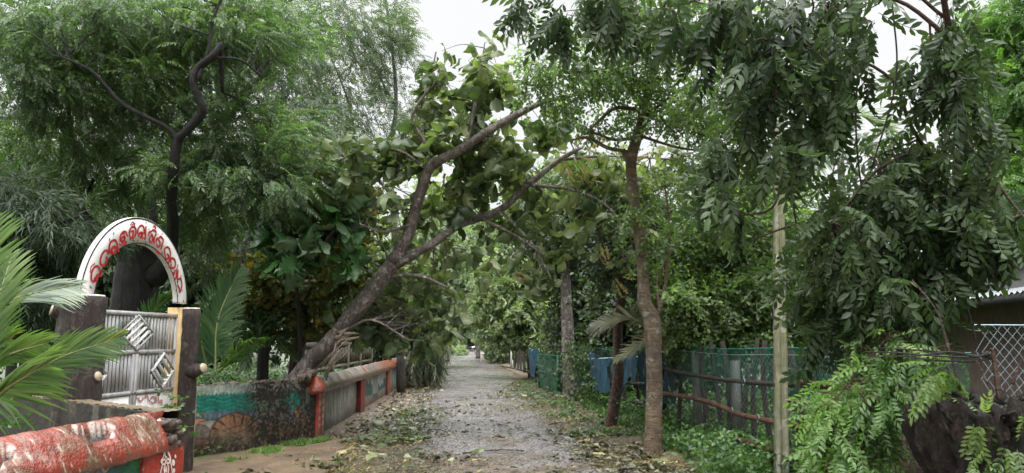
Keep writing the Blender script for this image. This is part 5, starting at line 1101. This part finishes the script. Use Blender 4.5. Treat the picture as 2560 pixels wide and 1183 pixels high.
# rotten stump
def stump():
    c_ = at(2462, 1183, 4.3); t = thing('rotten_stump', (c_[0], c_[1], 0), 'wet dark rotten stump with jagged top and sprouts beside the netting', 'stump')
    zs = np.linspace(-.1, 1.22, 80); n_s = 120; V = []
    for i, z in enumerate(zs):
        for j in range(n_s):
            a = 2*math.pi*j/n_s; q = np.array([math.cos(a)*1.3, math.sin(a)*1.3, z*1.1]); r_ = .19+.12*sstep(.6, 1.15, z)+.1*sstep(.3, -.1, z); r_ *= 1+.9*(fbm(q, 2.6, 5)-.5)+.3*(fbm(q*3.1, 2.5, 3)-.5)+.16*(fbm(q*9, 2.5, 3)-.5); top = (fbm(np.array([math.cos(a)*3, math.sin(a)*3, 2.]), 1, 3)-.5)*.34
            V.append((c_[0]+math.cos(a)*r_, c_[1]+math.sin(a)*r_, z+(top if i == len(zs)-1 else top*max(0, z-.7)*1.2)))
    m0 = len(zs)*n_s
    for k, (rr_, dz) in enumerate(((.7, .03), (.4, -.12))):
        for j in range(n_s):
            a = 2*math.pi*j/n_s; b0 = V[m0-n_s+j]; V.append((c_[0]+(b0[0]-c_[0])*rr_, c_[1]+(b0[1]-c_[1])*rr_, b0[2]*.6+1.2*.4+dz+(fbm(np.array([j*.5, k*3., 1]), 1, 2)-.5)*.2))
    rows = len(zs)+2; f = [(i*n_s+j, i*n_s+(j+1) % n_s, (i+1)*n_s+(j+1) % n_s, (i+1)*n_s+j) for i in range(rows-1) for j in range(n_s)]; f.append(tuple((rows-1)*n_s+j for j in range(n_s)))
    mesh_obj('stump_body', V, f, M['bark_stump'], t, True)
    b = MB()
    for k in range(90):
        a = RNG.uniform(0, 6.28); r_ = RNG.uniform(.1, .33); p = np.array([c_[0]+math.cos(a)*r_, c_[1]+math.sin(a)*r_, 1.08+RNG.uniform(0, .2)]); d = nrm(np.array([math.cos(a), math.sin(a), RNG.uniform(.1, 1.4)])); L = RNG.uniform(.04, .16)
        e_ = nrm(np.cross(d, RNG.normal(size=3))); w_ = RNG.uniform(.012, .04); b.add([p-e_*w_, p+e_*w_, p+d*L*.7+e_*w_*.6, p+d*L*RNG.uniform(.7, 1.2), p+d*L*.6-e_*w_*.7, p+np.cross(d, e_)*.02], [(0, 1, 2, 3, 4), (0, 5, 1), (1, 5, 2), (2, 5, 3), (3, 5, 4), (4, 5, 0)])
    b.build('jagged_bark_crack', M['bark_stump'], t)
    b = MB(); pts = []
    for q in ([(2500, 1000, 8, 4.3), (2490, 930, 6, 4.3), (2482, 880, 5, 4.3), (2476, 872, 4, 4.3)], [(2400, 975, 4, 4.2), (2380, 900, 3, 4.2), (2360, 830, 3, 4.2), (2352, 800, 2, 4.2), (2330, 760, 2, 4.2), (2280, 700, 2, 4.2)], [(2530, 960, 5, 4.2), (2555, 900, 2, 4.2), (2580, 880, 2, 4.2)], [(2540, 1000, 4, 4.1), (2600, 985, 3, 4.1)], [(2470, 960, 2, 4.1), (2450, 920, 1.5, 4.1), (2440, 900, 1.5, 4.1)]):
        P_, R_ = limb(q); b.tube(P_, R_, 7, .1)
    b.build('sprout_stem', M['bark_red'], t, True)
    for q in ([(2480, 885), (2420, 893), (2340, 890), (2240, 882), (2160, 880)], [(2480, 893), (2400, 885), (2300, 876), (2200, 870)], [(2475, 897), (2420, 905), (2330, 900), (2270, 893)], [(2470, 880), (2440, 892), (2380, 880), (2290, 889), (2180, 893)]):
        b = MB(); P_ = smooth_path([at(x, y, 4.35-.15*i) for i, (x, y) in enumerate(q)], 5); b.tube(P_, np.linspace(.007, .003, len(P_)), 6); b.build('bent_shoot', M['rail_dark'], t)
    pp, dd = blob_points([(2440, 1050, 4.0, 60, 20, .1, 10), (2540, 1030, 4.0, 40, 20, .1, 8), (2350, 960, 4.1, 40, 50, .15, 22), (2520, 1120, 3.95, 60, 40, .1, 12), (2420, 1180, 3.95, 70, 20, .1, 8)], 3)
    cloud('sprout_leaves', M['fresh'], t, T_fresh, pp, dd*.5+[-.2, -.1, -.4], RNG.normal(size=dd.shape)*.5+[0, -.5, 1], RNG.uniform(.4, .7, len(pp)), RNG.uniform(.3, 1, len(pp)))
stump()

# ================================================================ pole
pt_ = thing('utility_pole', gr(1953, 1215), 'mossy white tapered concrete pole standing in the verge before the net fence', 'utility pole')
p0 = gr(1953, 1215); y_ = p0[1]; zt_ = at(1946, 300, y_)[2]; x1 = at(1944, 300, y_)[0]
def polef(sgn):
    pass
hw = .066; V = []; nz = 160; q = 10
prof = [(-1, -1), (-.33, -1), (-.28, -.8), (.28, -.8), (.33, -1), (1, -1), (1, 1), (-1, 1)]
zs = np.linspace(-.2, zt_, nz)
for z in zs:
    t_ = (z+.2)/(zt_+.2); k = hw*(1-.3*t_); cx_ = p0[0]+(x1-p0[0])*t_
    for (a, b_) in prof: V.append((cx_+a*k, y_+b_*k*1.1, z))
V = np.array(V); V += (fbm(V, 22, 3)-.5)[:, None]*.006; m_ = len(prof)
f = [(i*m_+j, i*m_+(j+1) % m_, (i+1)*m_+(j+1) % m_, (i+1)*m_+j) for i in range(nz-1) for j in range(m_)]+[tuple((nz-1)*m_+j for j in range(m_))]
n1 = fbm(V*[4, 4, .7], 2, 4); n2 = fbm(V, 14, 4); c = np.tile(C(.42, .4, .36), (len(V), 1))*(.75+.5*n2[:, None]); c = blend(c, C(.14, .15, .05), sstep(.42, .6, n1)*.75); c = blend(c, C(.16, .17, .08), sstep(1.1, 1.8, V[:, 2])*.55); c = blend(c, C(.6, .58, .55), sstep(.6, .68, n2)*.4)
mesh_obj('shaft', V, f, M['pole'], pt_, False, c)
b = MB()
for z in (1.15, 1.9): b.tube(np.array([(p0[0]-hw*.9, y_-hw*1.12, z), (p0[0]-hw*.9, y_-hw*1.12-.03, z+.01), (p0[0]-hw*.9, y_-hw*1.12-.03, z-.06)]), .006, 6)
b.build('wire_hook', M['metal_dark'], pt_)
# ================================================================ fence along the right of the lane
FY = [2.5, 6, 10, 15, 21, 27, 35, 50, 80]; FX = [4.1, 3.8, 3.2, 2.55, 1.98, 1.38, .8, -.1, -2.0]
fx = lambda y: float(np.interp(y, FY, FX)); fpt = lambda y, z, o=0: np.array([fx(y)+o, y, z])
fence = thing('net_fence', fpt(10, 0), 'rough wooden post and rail fence hung with green and pale netting', 'fence')
for k, y in enumerate([4.3, 5.5, 6.6, 7.5, 8.3, 8.7, 9.05, 9.35, 9.7, 10.0, 10.35, 10.7, 11.0, 11.35, 11.7, 12.1, 12.5, 13.2, 14.1, 15, 16, 17, 18, 19.3, 20.6, 22, 23.5, 26.5, 28, 29.5, 31, 33, 35, 37, 39, 41, 43, 46, 49, 52, 56, 60, 64, 68, 73, 78]):
    r = np.random.default_rng(k); h = r.uniform(1.25, 1.65) if y < 24 else r.uniform(1.2, 1.5); conc = k in (12, 16) ; b = MB(); x_ = fx(y)+.06
    if conc: b.box((x_, y, h/2*.98), (.12, .09, h*.98), None, .01); b.build('post', M['conc_post'], fence)
    else:
        zs_ = np.linspace(-.05, h, 8); b.tube(np.array([[x_+.05*math.sin(z*2+k), y+.04*math.cos(z*3+k), z] for z in zs_]), np.linspace(.05, .035, 8)*r.uniform(.7, 1.2)*(1 if y < 24 else 1.4), 8, .2, seed=k); b.build('post', M['rail_dark'], fence, True)
def rail(px_pts, r, mat, d_list):
    P = []
    for (x, y), d in zip(px_pts, d_list): P.append(at(x, y, d))
    P = smooth_path(P, 6); b = MB(); b.tube(P, r, 9, .12, seed=int(px_pts[0][0])); b.build('rail', mat, fence, True)
rail([(1655, 920), (1720, 935), (1800, 948), (1900, 958), (2000, 962), (2090, 970), (2200, 990), (2330, 1020)], .032, M['rail_dark'], [13.2, 12.2, 11.1, 9.9, 8.8, 7.9, 7, 6.1])
rail([(1650, 982), (1730, 995), (1790, 1012), (1850, 1036), (1920, 1052), (1990, 1066), (2030, 1074)], .035, M['rail'], [13.2, 12.0, 11.2, 10.5, 9.7, 9.0, 8.6])
rail([(1850, 1100), (1920, 1122), (2000, 1145), (2080, 1170), (2160, 1190)], .04, M['rail'], [10.4, 9.6, 8.8, 8.1, 7.4])
rail([(2000, 955), (2080, 962), (2160, 968)], .025, M['rail'], [8.7, 7.9, 7.2]); rail([(1970, 1003), (2040, 1008), (2120, 1004)], .022, M['conc_post'], [9, 8.3, 7.6])
rail([(2290, 1118), (2350, 1135), (2420, 1160), (2500, 1185)], .035, M['rail'], [6.2, 5.8, 5.5, 5.1])
rail([(1490, 955), (1560, 958), (1640, 960)], .03, M['rail_dark'], [20, 16.5, 13.6]); rail([(1480, 990), (1560, 1000), (1650, 1020)], .03, M['rail_dark'], [19, 16.5, 13.6])
rail([(1210, 905), (1240, 912), (1300, 925), (1340, 935)], .04, M['rail_dark'], [70, 55, 36, 29])
for (x, y, d) in ((1685, 985, 12.6), (1722, 993, 12.1), (1830, 1028, 10.7), (1895, 1046, 9.9), (1805, 950, 11), (1860, 955, 10.3)):
    b = MB(); p = at(x, y, d); b.tube(np.array([p+np.array([.0, -.045*math.cos(q), .045*math.sin(q)]) for q in np.linspace(0, 6.28, 10)]), .008, 5, cap=False); b.build('wire_tie', M['strand'], fence)
# netting: crossing strands, sagging between the posts
def netting(y0, y1, z0, z1, sp, wd, mat, name='netting', off=-.05, topf=None, par=None):
    b = MB(); ystep = .5; L = y1-y0; H = z1-z0
    for s in (1, -1):
        k = np.arange(-H, L, sp)
        for a in k:
            n = 8; zz = np.linspace(0, H, n); yy = (a+zz) if s > 0 else (a+H-zz); ok = (yy >= 0) & (yy <= L)
            if ok.sum() < 2: continue
            P = np.array([fpt(y0+q, z0+z, off)+np.array([.04*math.sin(q*2.1+z*3)+.02*math.sin(q*9), 0, -(.015*math.sin(q*1.7) if z > H*.5 else 0)]) for q, z in zip(yy[ok], zz[ok])])
            ribbon(b, P, wd, np.array([-1, -.12, 0]), 0)
    top = np.array([fpt(y0+q, z1, off)+np.array([.04*math.sin(q*2.1+H*3), 0, -.015*math.sin(q*1.7)]) for q in np.linspace(0, L, 40)]); b.tube(top, wd*1.2, 4, cap=False)
    return b.build(name, mat, par or fence)
netting(6.4, 13.5, .25, 1.42, .085, .004, M['strand'], off=-.08)
netting(6.4, 16.5, .9, 1.5, .055, .006, M['strand_green'], off=-.02)
netting(4.2, 6.3, .2, 1.72, .085, .0045, M['strand_blue'], off=-.06)
netting(16.5, 23, .2, 1.4, .12, .006, M['strand_green'], off=-.05)
# cloth-like nets and the wrapped enclosure
def sheet(name, corners, mat, parent, folds=.05, nu=50, nv=24, fr_=9, holes=None):
    A_, B_, C_, D_ = [np.array(q, float) for q in corners]; U_, V_ = np.meshgrid(np.linspace(0, 1, nu), np.linspace(0, 1, nv)); P = (A_[None, None]*(1-U_)[..., None]+B_[None, None]*U_[..., None])*(1-V_)[..., None]+(D_[None, None]*(1-U_)[..., None]+C_[None, None]*U_[..., None])*V_[..., None]
    n_ = nrm(np.cross(B_-A_, D_-A_)); ph = fbm(np.stack([U_*fr_, V_*1.2, U_*0], -1), 1, 3)-.5; P = P+n_*(ph*folds*2.5)[..., None]+np.array([0, 0, 1])*((fbm(np.stack([U_*4, U_*0, U_*0+5], -1), 1, 2)-.5)*.2*V_)[..., None]
    f = []
    for i in range(nv-1):
        for j in range(nu-1):
            if holes is not None and holes((j+.5)/nu, (i+.5)/nv): continue
            k = i*nu+j; f.append((k, k+1, k+nu+1, k+nu))
    return mesh_obj(name, P.reshape(-1, 3), f, mat, parent, True)
bl = thing('blue_netting', fpt(18.5, 0, -.15), 'torn bright blue net curtain hung on the fence beside the slim reddish trunk', 'netting')
def bh(u, v): return (abs(u-.5-.04*math.sin(v*9)) < .1*(1-v*1.1) and v < .75) or (u > .72 and v < .35+.1*math.sin(u*30)) or (v > .9-.25*math.sin(u*3.14)*.5) or math.sin(u*47)*math.sin(v*5+u*9) > .93
sheet('net_cloth', (at(1478, 975, 18.8), at(1590, 1000, 15.2), at(1588, 868, 15.2), at(1476, 875, 18.8)), M['net_blue'], bl, .09, 90, 44, 16, bh)
b = MB(); b.tube(smooth_path([at(1470, 898, 19), at(1530, 895, 17), at(1600, 892, 15)], 6), .012, 6); b.build('top_rope', M['strand_blue'], bl)
b2 = thing('blue_netting', fpt(29, 0, -.1), 'narrow faded blue net strip on the fence beyond the green enclosure', 'netting')
sheet('net_cloth', (at(1322, 940, 30), at(1340, 945, 28.5), at(1340, 872, 28.5), at(1325, 870, 30)), M['net_blue'], b2, .1, 20, 16, 6)
b3 = thing('blue_netting', fpt(13.5, 0, .1), 'dark blue net sheet behind the rails right of the ringed brown trunk', 'netting'); b3['label'] = 'dark blue-green net sheet bundled behind the ringed brown trunk'
sheet('net_cloth', (at(1600, 1010, 14.3), at(1700, 1010, 13.2), at(1690, 880, 13.2), at(1600, 885, 14.3)), simple_mat('dark_blue_net', (.012, .045, .065), .7, .5, 12), b3, .12, 40, 20, 12, lambda u, v: math.sin(u*31+v*7)*math.sin(v*13+u*5) > .55)
en = thing('net_enclosure', at(1392, 975, 24)*[1, 1, 0], 'boxy plant guard wrapped in dark green net beside the straight trunk', 'plant guard')
e0, e1 = gr(1352, 966), gr(1432, 985); zT = at(1380, 888, 24.5)[2]
for (p, q) in ((gr(1347, 972), gr(1395, 990)), (gr(1395, 990), gr(1432, 972))):
    sheet('net_panel', (p, q, q+[0, 0, zT+.0], p+[0, 0, zT+.03]), M['net_green'], en, .05, 26, 20, 7)
b = MB()
pa, pb, pc = gr(1347, 972), gr(1395, 990), gr(1432, 972)
for p in (pa, pb, pc): b.tube(np.array([p+[0, -.04, 0], p+[0, -.04, zT+.04]]), .03, 7)
for z in (zT, zT*.52): b.bar(pa+[0, -.05, z], pb+[0, -.05, z], .03, .04); b.bar(pb+[0, -.05, z], pc+[0, -.05, z], .03, .04)
b.build('guard_frame', simple_mat('green_frame', (.015, .12, .06), .5), en)
# white stake far along the fence
t = thing('white_stake', gr(1277, 922), 'thin pale stake standing in the far fence line', 'stake'); b = MB(); p = gr(1277, 922); b.tube(np.array([p, at(1279, 853, p[1])]), .05, 7, .1); b.tube(np.array([p+[.1, .1, 0], p+[.1, .1, .5]]), .03, 6); b.build('stake_pole', M['gate_white'], t)

# mossy rail fence behind the far wall
mf = thing('rail_fence', (-4.1, 18, 0), 'old mossy concrete panel fence running behind the red-brown coping', 'fence')
for k, y in enumerate((14.3, 16.2, 18.2, 20.3, 22.5, 25)):
    x = WX(y)-.75; b = MB(); b.box((x, y, .75), (.1, .12, 1.5), None, .02); b.build('post', M['conc'], mf)
for k, (ya, yb) in enumerate(((14.3, 16.2), (16.2, 18.2), (18.2, 20.3), (20.3, 22.5), (22.5, 25))):
    xa, xb = WX(ya)-.75, WX(yb)-.75; b = MB(); b.bar((xa, ya+.07, 1.5), (xb, yb-.07, 1.52), .1, .09); b.bar((xa, ya+.07, .98), (xb, yb-.07, .98), .08, .08); b.build('rail', M['conc'], mf)
    b = MB()
    for q in range(5):
        t_ = (q+.5)/5; xx = xa+(xb-xa)*t_; yy = ya+(yb-ya)*t_; b.box((xx, yy, 1.24), (.035, .3 if q != 2 else .2, .4), None, .02)
    b.build('panel', M['conc'], mf)
# ================================================================ house on the right
E0 = at(1965, 815, 26); E1 = at(2560, 738, 9.2); hd = nrm((E1-E0)*[1, 1, 0]); E2 = E1+hd*5; ez = 2.18
hn = np.array([hd[1], -hd[0], 0]); hn = hn if hn[0] < 0 else -hn
E0[2] = E2[2] = ez
t = thing('house', ((E0+E2)/2)*[1, 1, 0], 'low brown rendered house with pale corrugated eave behind the net fence', 'house')
W0, W2 = E0-hn*.55, E2-hn*.55
def hf(u, v): return np.stack([W0[0]+(W2[0]-W0[0])*u, W0[1]+(W2[1]-W0[1])*u, -.05+2.25*v], -1)
V, fc, u, v = grid_face(hf, 160, 40); n1 = fbm(V, 1.2, 4); c = np.tile(C(.19, .135, .12), (len(V), 1))*(.8+.4*n1[:, None]); c = blend(c, C(.12, .07, .055), sstep(.18, .05, v)); mesh_obj('wall', V, fc, M['house'], t, True, c)
# corrugated roof sheet
Lr = np.linalg.norm(E2-E0); nc = int(Lr/.04); xs = np.linspace(0, Lr, nc); V = []; rows_ = np.linspace(0, 1, 3)
for r_ in rows_:
    for x in xs: p = E0+hd*x-hn*(1.1*r_); V.append(p+np.array([0, 0, .2*r_+.018*math.sin(x/.076*2*math.pi/2)]))
f = [(i*nc+j, i*nc+j+1, (i+1)*nc+j+1, (i+1)*nc+j) for i in range(2) for j in range(nc-1)]; mesh_obj('roof', V, f, M['tin'], t, False)
b = MB(); b.bar(E0+[0, 0, -.06]-hn*.03, E2+[0, 0, -.06]-hn*.03, .04, .1); b.build('eave_board', M['roofdark'], t)
b = MB(); pA = E0-hn*1.08+[0, 0, .215]; pB = E2-hn*1.08+[0, 0, .215]; b.quad(pA, pB, pB+[0, 0, 1.6]-hn*2.5, pA+[0, 0, 1.6]-hn*2.5); b.build('upper_roof', M['roofdark'], t)
b = MB(); wp = E0+hd*11.5-hn*.52; b.box(wp+np.array([0, 0, 1.35-ez]), (.9, .05, .8), (hd, hn, np.array([0, 0, 1]))); wo = b.build('window', M['void'], t)
b = MB()
for s_ in (-.47, .47): b.box(wp+hd*s_+hn*.03+np.array([0, 0, 1.35-ez]), (.07, .06, .94), (hd, hn, np.array([0, 0, 1])))
for z_ in (.93, 1.77): b.box(wp+hn*.03+np.array([0, 0, z_-ez]), (.87, .055, .07), (hd, hn, np.array([0, 0, 1])))
b.build('frame', M['rail_dark'], wo)
# pale shed far behind the park trees
s_ = at(625, 800, 45); t = thing('park_shed', (s_[0], s_[1], 0), 'small white shed glimpsed through the palms beyond the wall', 'shed')
b = MB(); b.box((s_[0], s_[1], 1.1), (3, 2.4, 2.2)); b.build('wall', M['gate_white'], t)
b = MB(); b.add([(s_[0]-1.8, s_[1]-1.5, 2.15), (s_[0]+1.8, s_[1]-1.5, 2.15), (s_[0]+1.8, s_[1]+1.5, 2.15), (s_[0]-1.8, s_[1]+1.5, 2.15), (s_[0]-1.8, s_[1], 3), (s_[0]+1.8, s_[1], 3)], [(0, 1, 5, 4), (2, 3, 4, 5), (0, 4, 3), (1, 2, 5)]); b.build('roof', M['tin'], t)

# ================================================================ grass, weeds, litter
def blades(name, xy, h, mat, label, lean=.35, w=.008):
    n = len(xy); k = RNG.normal(size=(n, 2))*lean; hh = RNG.uniform(.5, 1.2, n)*h; a = RNG.uniform(0, 6.28, n); s = np.stack([np.cos(a), np.sin(a)], 1)*w
    z0 = np.zeros(n); V = np.zeros((n, 5, 3)); V[:, 0, :2] = xy-s; V[:, 1, :2] = xy+s; m = xy+k*hh[:, None]*.4; V[:, 2, :2] = m+s*.7; V[:, 2, 2] = hh*.6; V[:, 3, :2] = m-s*.7; V[:, 3, 2] = hh*.6; V[:, 4, :2] = xy+k*hh[:, None]*1.1; V[:, 4, 2] = hh
    V[:, :2, 2] = -.01; o = (np.arange(n)*5)[:, None]
    ls = np.tile([4, 3], n); li = np.concatenate([o+np.array([[0, 1, 2, 3]]), o+np.array([[3, 2, 4]])], 1).ravel(); var = np.repeat(RNG.uniform(.1, .95, n), 5)
    ob = mesh_obj(name, V.reshape(-1, 3), (ls, li), mat, None, False, None, var); return tag(ob, label, 'grass', kind='stuff')
def rnd(n, x0, x1, y0, y1): return np.stack([RNG.uniform(x0, x1, n), RNG.uniform(y0, y1, n)], 1)
def clumped(xy, thr, s): return xy[fbm(np.stack([xy[:, 0], xy[:, 1], xy[:, 0]*0], -1), s, 3) > thr]
xy = rnd(90000, -9, -3.4, 10.8, 24); wl = -3.5-(xy[:, 1]-10.8)*.0475+np.where(xy[:, 1] < 12.7, -.6*(12.7-xy[:, 1])/2, 0)
blades('grass', clumped(xy[xy[:, 0] < wl], .42, .8), .3, M['grass'], 'bright green grass growing in the park behind the mural wall')
xy = rnd(70000, 1.7, 6.5, 8, 20); ok = xy[:, 0] > np.interp(xy[:, 1], [8, 11, 15, 20], [2.15, 2.2, 1.9, 1.6]); blades('grass', clumped(xy[ok], .5, 1.2), .16, M['weed'], 'green grass along the foot of the net fence')
xy = rnd(22000, -3.9, -2.6, 9.4, 12.6); ok = np.abs((xy[:, 0]+3.95)-(xy[:, 1]-9.9)*.31-.12) < .16; blades('grass', clumped(xy[ok], .5, 2.5), .12, M['grass'], 'short grass tufts at the foot of the mural panel')
def scatter(name, xyz, tm, mat, sc, label, cat, flat=False, dirz=(-.1, .6), kind='stuff'):
    n = len(xyz); a = RNG.uniform(0, 6.28, n); ax = np.stack([np.cos(a), np.sin(a), RNG.uniform(dirz[0], dirz[1], n)], 1); up = RNG.normal(size=(n, 3))*(.15 if flat else .4)+[0, 0, 1]
    if flat: up[RNG.random(n) < .4] *= -1
    o = cloud(name, mat, None, tm, xyz, ax, up, RNG.uniform(sc[0], sc[1], n), RNG.uniform(0, .93, n)+.07*(RNG.random(n) < .02)); return tag(o, label, cat, kind=kind)
xy = rnd(7500, 1.9, 4.5, 8.6, 22); ok = xy[:, 0] > np.interp(xy[:, 1], [8, 11, 15, 22], [2.25, 2.35, 2.05, 1.5]); xy = clumped(xy[ok], .42, 1.0); xyz = np.column_stack([xy, RNG.random(len(xy))**1.6*.42])
scatter('undergrowth', xyz, T_small, M['weed'], (.5, 1.0), 'low leafy weeds tangled through the foot of the fence', 'weeds')
xy = rnd(3000, .9, 3.2, 18, 40); ok = xy[:, 0] > np.interp(xy[:, 1], [18, 27, 40], [1.5, 1.15, .35]); xyz = np.column_stack([xy[ok], RNG.random(ok.sum())**1.2*1.5])
scatter('undergrowth', xyz, T_small, M['bush'], (.8, 1.4), 'dark shrubs growing along the farther stretch of fence', 'shrubs')
xy = rnd(2600, 2.9, 9, 6, 16); ok = xy[:, 0] > np.interp(xy[:, 1], [6, 16], [3.7, 2.7]); xyz = np.column_stack([xy[ok], RNG.random(ok.sum())**1.3*.7])
scatter('undergrowth', xyz, T_small, M['weed'], (.7, 1.2), 'green shrubs filling the garden before the brown house', 'shrubs')
xy = rnd(2600, -9, -4.4, 12, 24); xyz = np.column_stack([xy, RNG.random(len(xy))**1.5*.9])
scatter('undergrowth', xyz, T_small, M['weed'], (.7, 1.3), 'leafy weeds in the park behind the mural wall', 'weeds')
xy = rnd(1500, -8, -3.4, 5.5, 9); xyz = np.column_stack([xy, RNG.random(len(xy))*1.0]); xyz = xyz[xyz[:, 0] < -3.6-(8-xyz[:, 1])*.3-.3*0]
xyz = xyz[(xyz[:, 1] > 8.6) | (xyz[:, 1] < 6.6)]
scatter('undergrowth', xyz, T_small, M['weed'], (.6, 1.0), 'green weeds around the young palm and gate post', 'weeds')
# fallen leaf litter on the lane edges
def litter_xy(n, y0, y1, side, spread, thr=.0, s=1.2):
    y = y0+(y1-y0)*RNG.random(n)**1.4; l_ = np.interp(y, RY, RL); r_ = np.interp(y, RY, RR)
    x = (l_-RNG.normal(0, spread, n)-.25) if side < 0 else ((r_+RNG.normal(0, spread, n)+.15) if side > 0 else l_+(r_-l_)*RNG.random(n))
    xy = np.stack([x, y], 1); xy = xy[(xy[:, 0] > WX(xy[:, 1])+.25) | (xy[:, 1] < 12)]; xy = xy[(xy[:, 0] > -3.9+(xy[:, 1]-9.5)*.2)]; return clumped(xy, thr, s) if thr > 0 else xy
T_l1 = [tuple((*leaf_fold(.09, .05, RNG.uniform(-.2, .5), RNG.uniform(0, .5), .2), np.full(8, q))) for q in (-.1, 0, .1)]
T_l2 = [tuple((*leaf_fold(.05, .012, .2, .2), np.full(8, q))) for q in (-.1, .1)]+[tuple((*leaf_kite(.04, .03, .2), np.full(4, .0)))]
wy = 12.9+18*RNG.random(1300)**1.3; strip = np.stack([WX(wy)+.15+RNG.random(1300)**1.0*(np.interp(wy, RY, RL)-WX(wy)+.3), wy], 1)
allxy = np.vstack([strip, litter_xy(3800, 9, 45, -1, .7, .5), litter_xy(4800, 9, 45, 1, .65, .5), litter_xy(2200, 9, 60, 0, .5, .5)])
scatter('leaf_litter', np.column_stack([allxy, .03+RNG.random(len(allxy))*.05]), T_l1, M['litter'], (.5, 1.5), 'wet torn green brown and yellow leaves strewn along both lane edges', 'leaf litter', True, (-.1, .25))
allxy = np.vstack([litter_xy(26000, 9, 36, -1, .9), litter_xy(26000, 9, 36, 1, .9), litter_xy(22000, 9, 50, 0, .5)])
scatter('leaf_litter', np.column_stack([allxy, .025+RNG.random(len(allxy))*.015]), T_l2, M['litter'], (.4, 1.5), 'small leaf scraps and twigs scattered over the wet lane', 'leaf litter', True, (-.1, .15))
allxy = np.vstack([litter_xy(900, 10, 30, -1, .4, .52), litter_xy(1100, 13, 30, 1, .35, .5)])
scatter('leaf_litter', np.column_stack([allxy, .03+RNG.random(len(allxy))*.1]), T_small, M['weed'], (.3, .7), 'broken green twigs lying in drifts along the lane edges', 'leaf litter', True, (-.1, .3))
allxy = np.vstack([litter_xy(70, 9.5, 30, -1, .5), litter_xy(90, 10, 30, 1, .4)])
scatter('leaf_litter', np.column_stack([allxy, .03+RNG.random(len(allxy))*.03]), T_bloss, M['blossom'], (.8, 1.8), 'yellowish brown flower debris matted along the lane edges', 'flower debris', True, (-.05, .1))
allxy = np.vstack([litter_xy(300, 9.5, 30, -1, .6), litter_xy(300, 10, 30, 1, .5), litter_xy(200, 9.5, 40, 0, .5)])
tw = [tuple((*rachis(L_, .05, .004), np.full(10, 0.))) for L_ in (.2, .35, .5)]
scatter('twig_litter', np.column_stack([allxy, .035+RNG.random(len(allxy))*.02]), tw, M['litter'], (.6, 1.3), 'thin broken twig debris lying over the lane', 'twig debris', True, (-.03, .03))
# separate big fallen leaves
big = [leaf_big(.34, .24, s) for s in range(200, 206)]
spots = []
for (px, py, n, sx_, sy_) in ((960, 1150, 14, 60, 18), (1010, 1045, 5, 26, 10), (1420, 1000, 18, 70, 14), (1330, 990, 8, 40, 10), (1480, 1150, 3, 12, 8), (1060, 980, 6, 30, 10), (730, 1160, 1, 4, 2), (1520, 1035, 5, 30, 14), (900, 1120, 3, 60, 14), (1180, 1160, 2, 20, 6), (1640, 1160, 3, 40, 8), (1000, 1090, 3, 50, 12), (1500, 1090, 4, 60, 20), (1160, 1018, 2, 20, 4), (1290, 960, 6, 30, 8), (1070, 950, 6, 20, 6)):
    for k in range(n): spots.append((px+RNG.normal()*sx_, py+RNG.normal()*sy_))
src = []
for k, (px, py) in enumerate(spots):
    if py < 930: py = 935
    g = gr(px, py); v, f = big[k % 6]
    if k < 6:
        o = mesh_obj('fallen_leaf', v, f, M['fallen'], None, True, None, np.full(len(v), (.2, .5, .8, .95, .4, .65)[k])); src.append(o)
    else: o = src[k % 6].copy(); COL.objects.link(o)
    s = RNG.uniform(.4, .95); o.scale = (s, s, s*.6); o.location = (g[0], g[1], .05+.03*s); o.rotation_euler = (RNG.choice([0, math.pi])+RNG.normal()*.15, -.12+RNG.normal()*.12, RNG.uniform(0, 6.28))
    tag(o, 'large limp fallen leaf lying on the wet lane edge', 'leaf', 'large fallen leaves lying on the lane')
# a few snapped twigs on the road
for k, (px, py, L, a) in enumerate(((1235, 1130, .9, .3), (1090, 1078, .6, 2.4), (1390, 1060, .5, .9), (900, 1095, .5, 1.2))):
    g = gr(px, py, .05); b = MB(); d = np.array([math.cos(a), math.sin(a), 0]); Q = smooth_path([g-d*L/2, g+np.array([.04, .05, .02]), g+d*L/2], 5); b.tube(Q, np.linspace(.011, .005, len(Q)), 6); b.tube(np.array([g, g+np.array([.12, .16, .03])]), [.006, .003], 5)
    o = b.build('fallen_twig', M['rail_dark'], None); tag(o, ('bare snapped twig in the middle of the wet lane', 'thin snapped twig on the muddy patch near the curved leaf pile', 'short broken twig near the slim reddish trunk', 'small twig on the mud before the mural panel')[k], 'twig')
# torn plastic scrap by the mural foot
g = gr(565, 1179, .03); v, f = leaf_big(.22, .12, 300); o = mesh_obj('plastic_scrap', v*[1, 1, .4]+g, f, M['litterbit'], None, True); tag(o, 'small crumpled pale plastic scrap on the grass below the mural', 'litter')
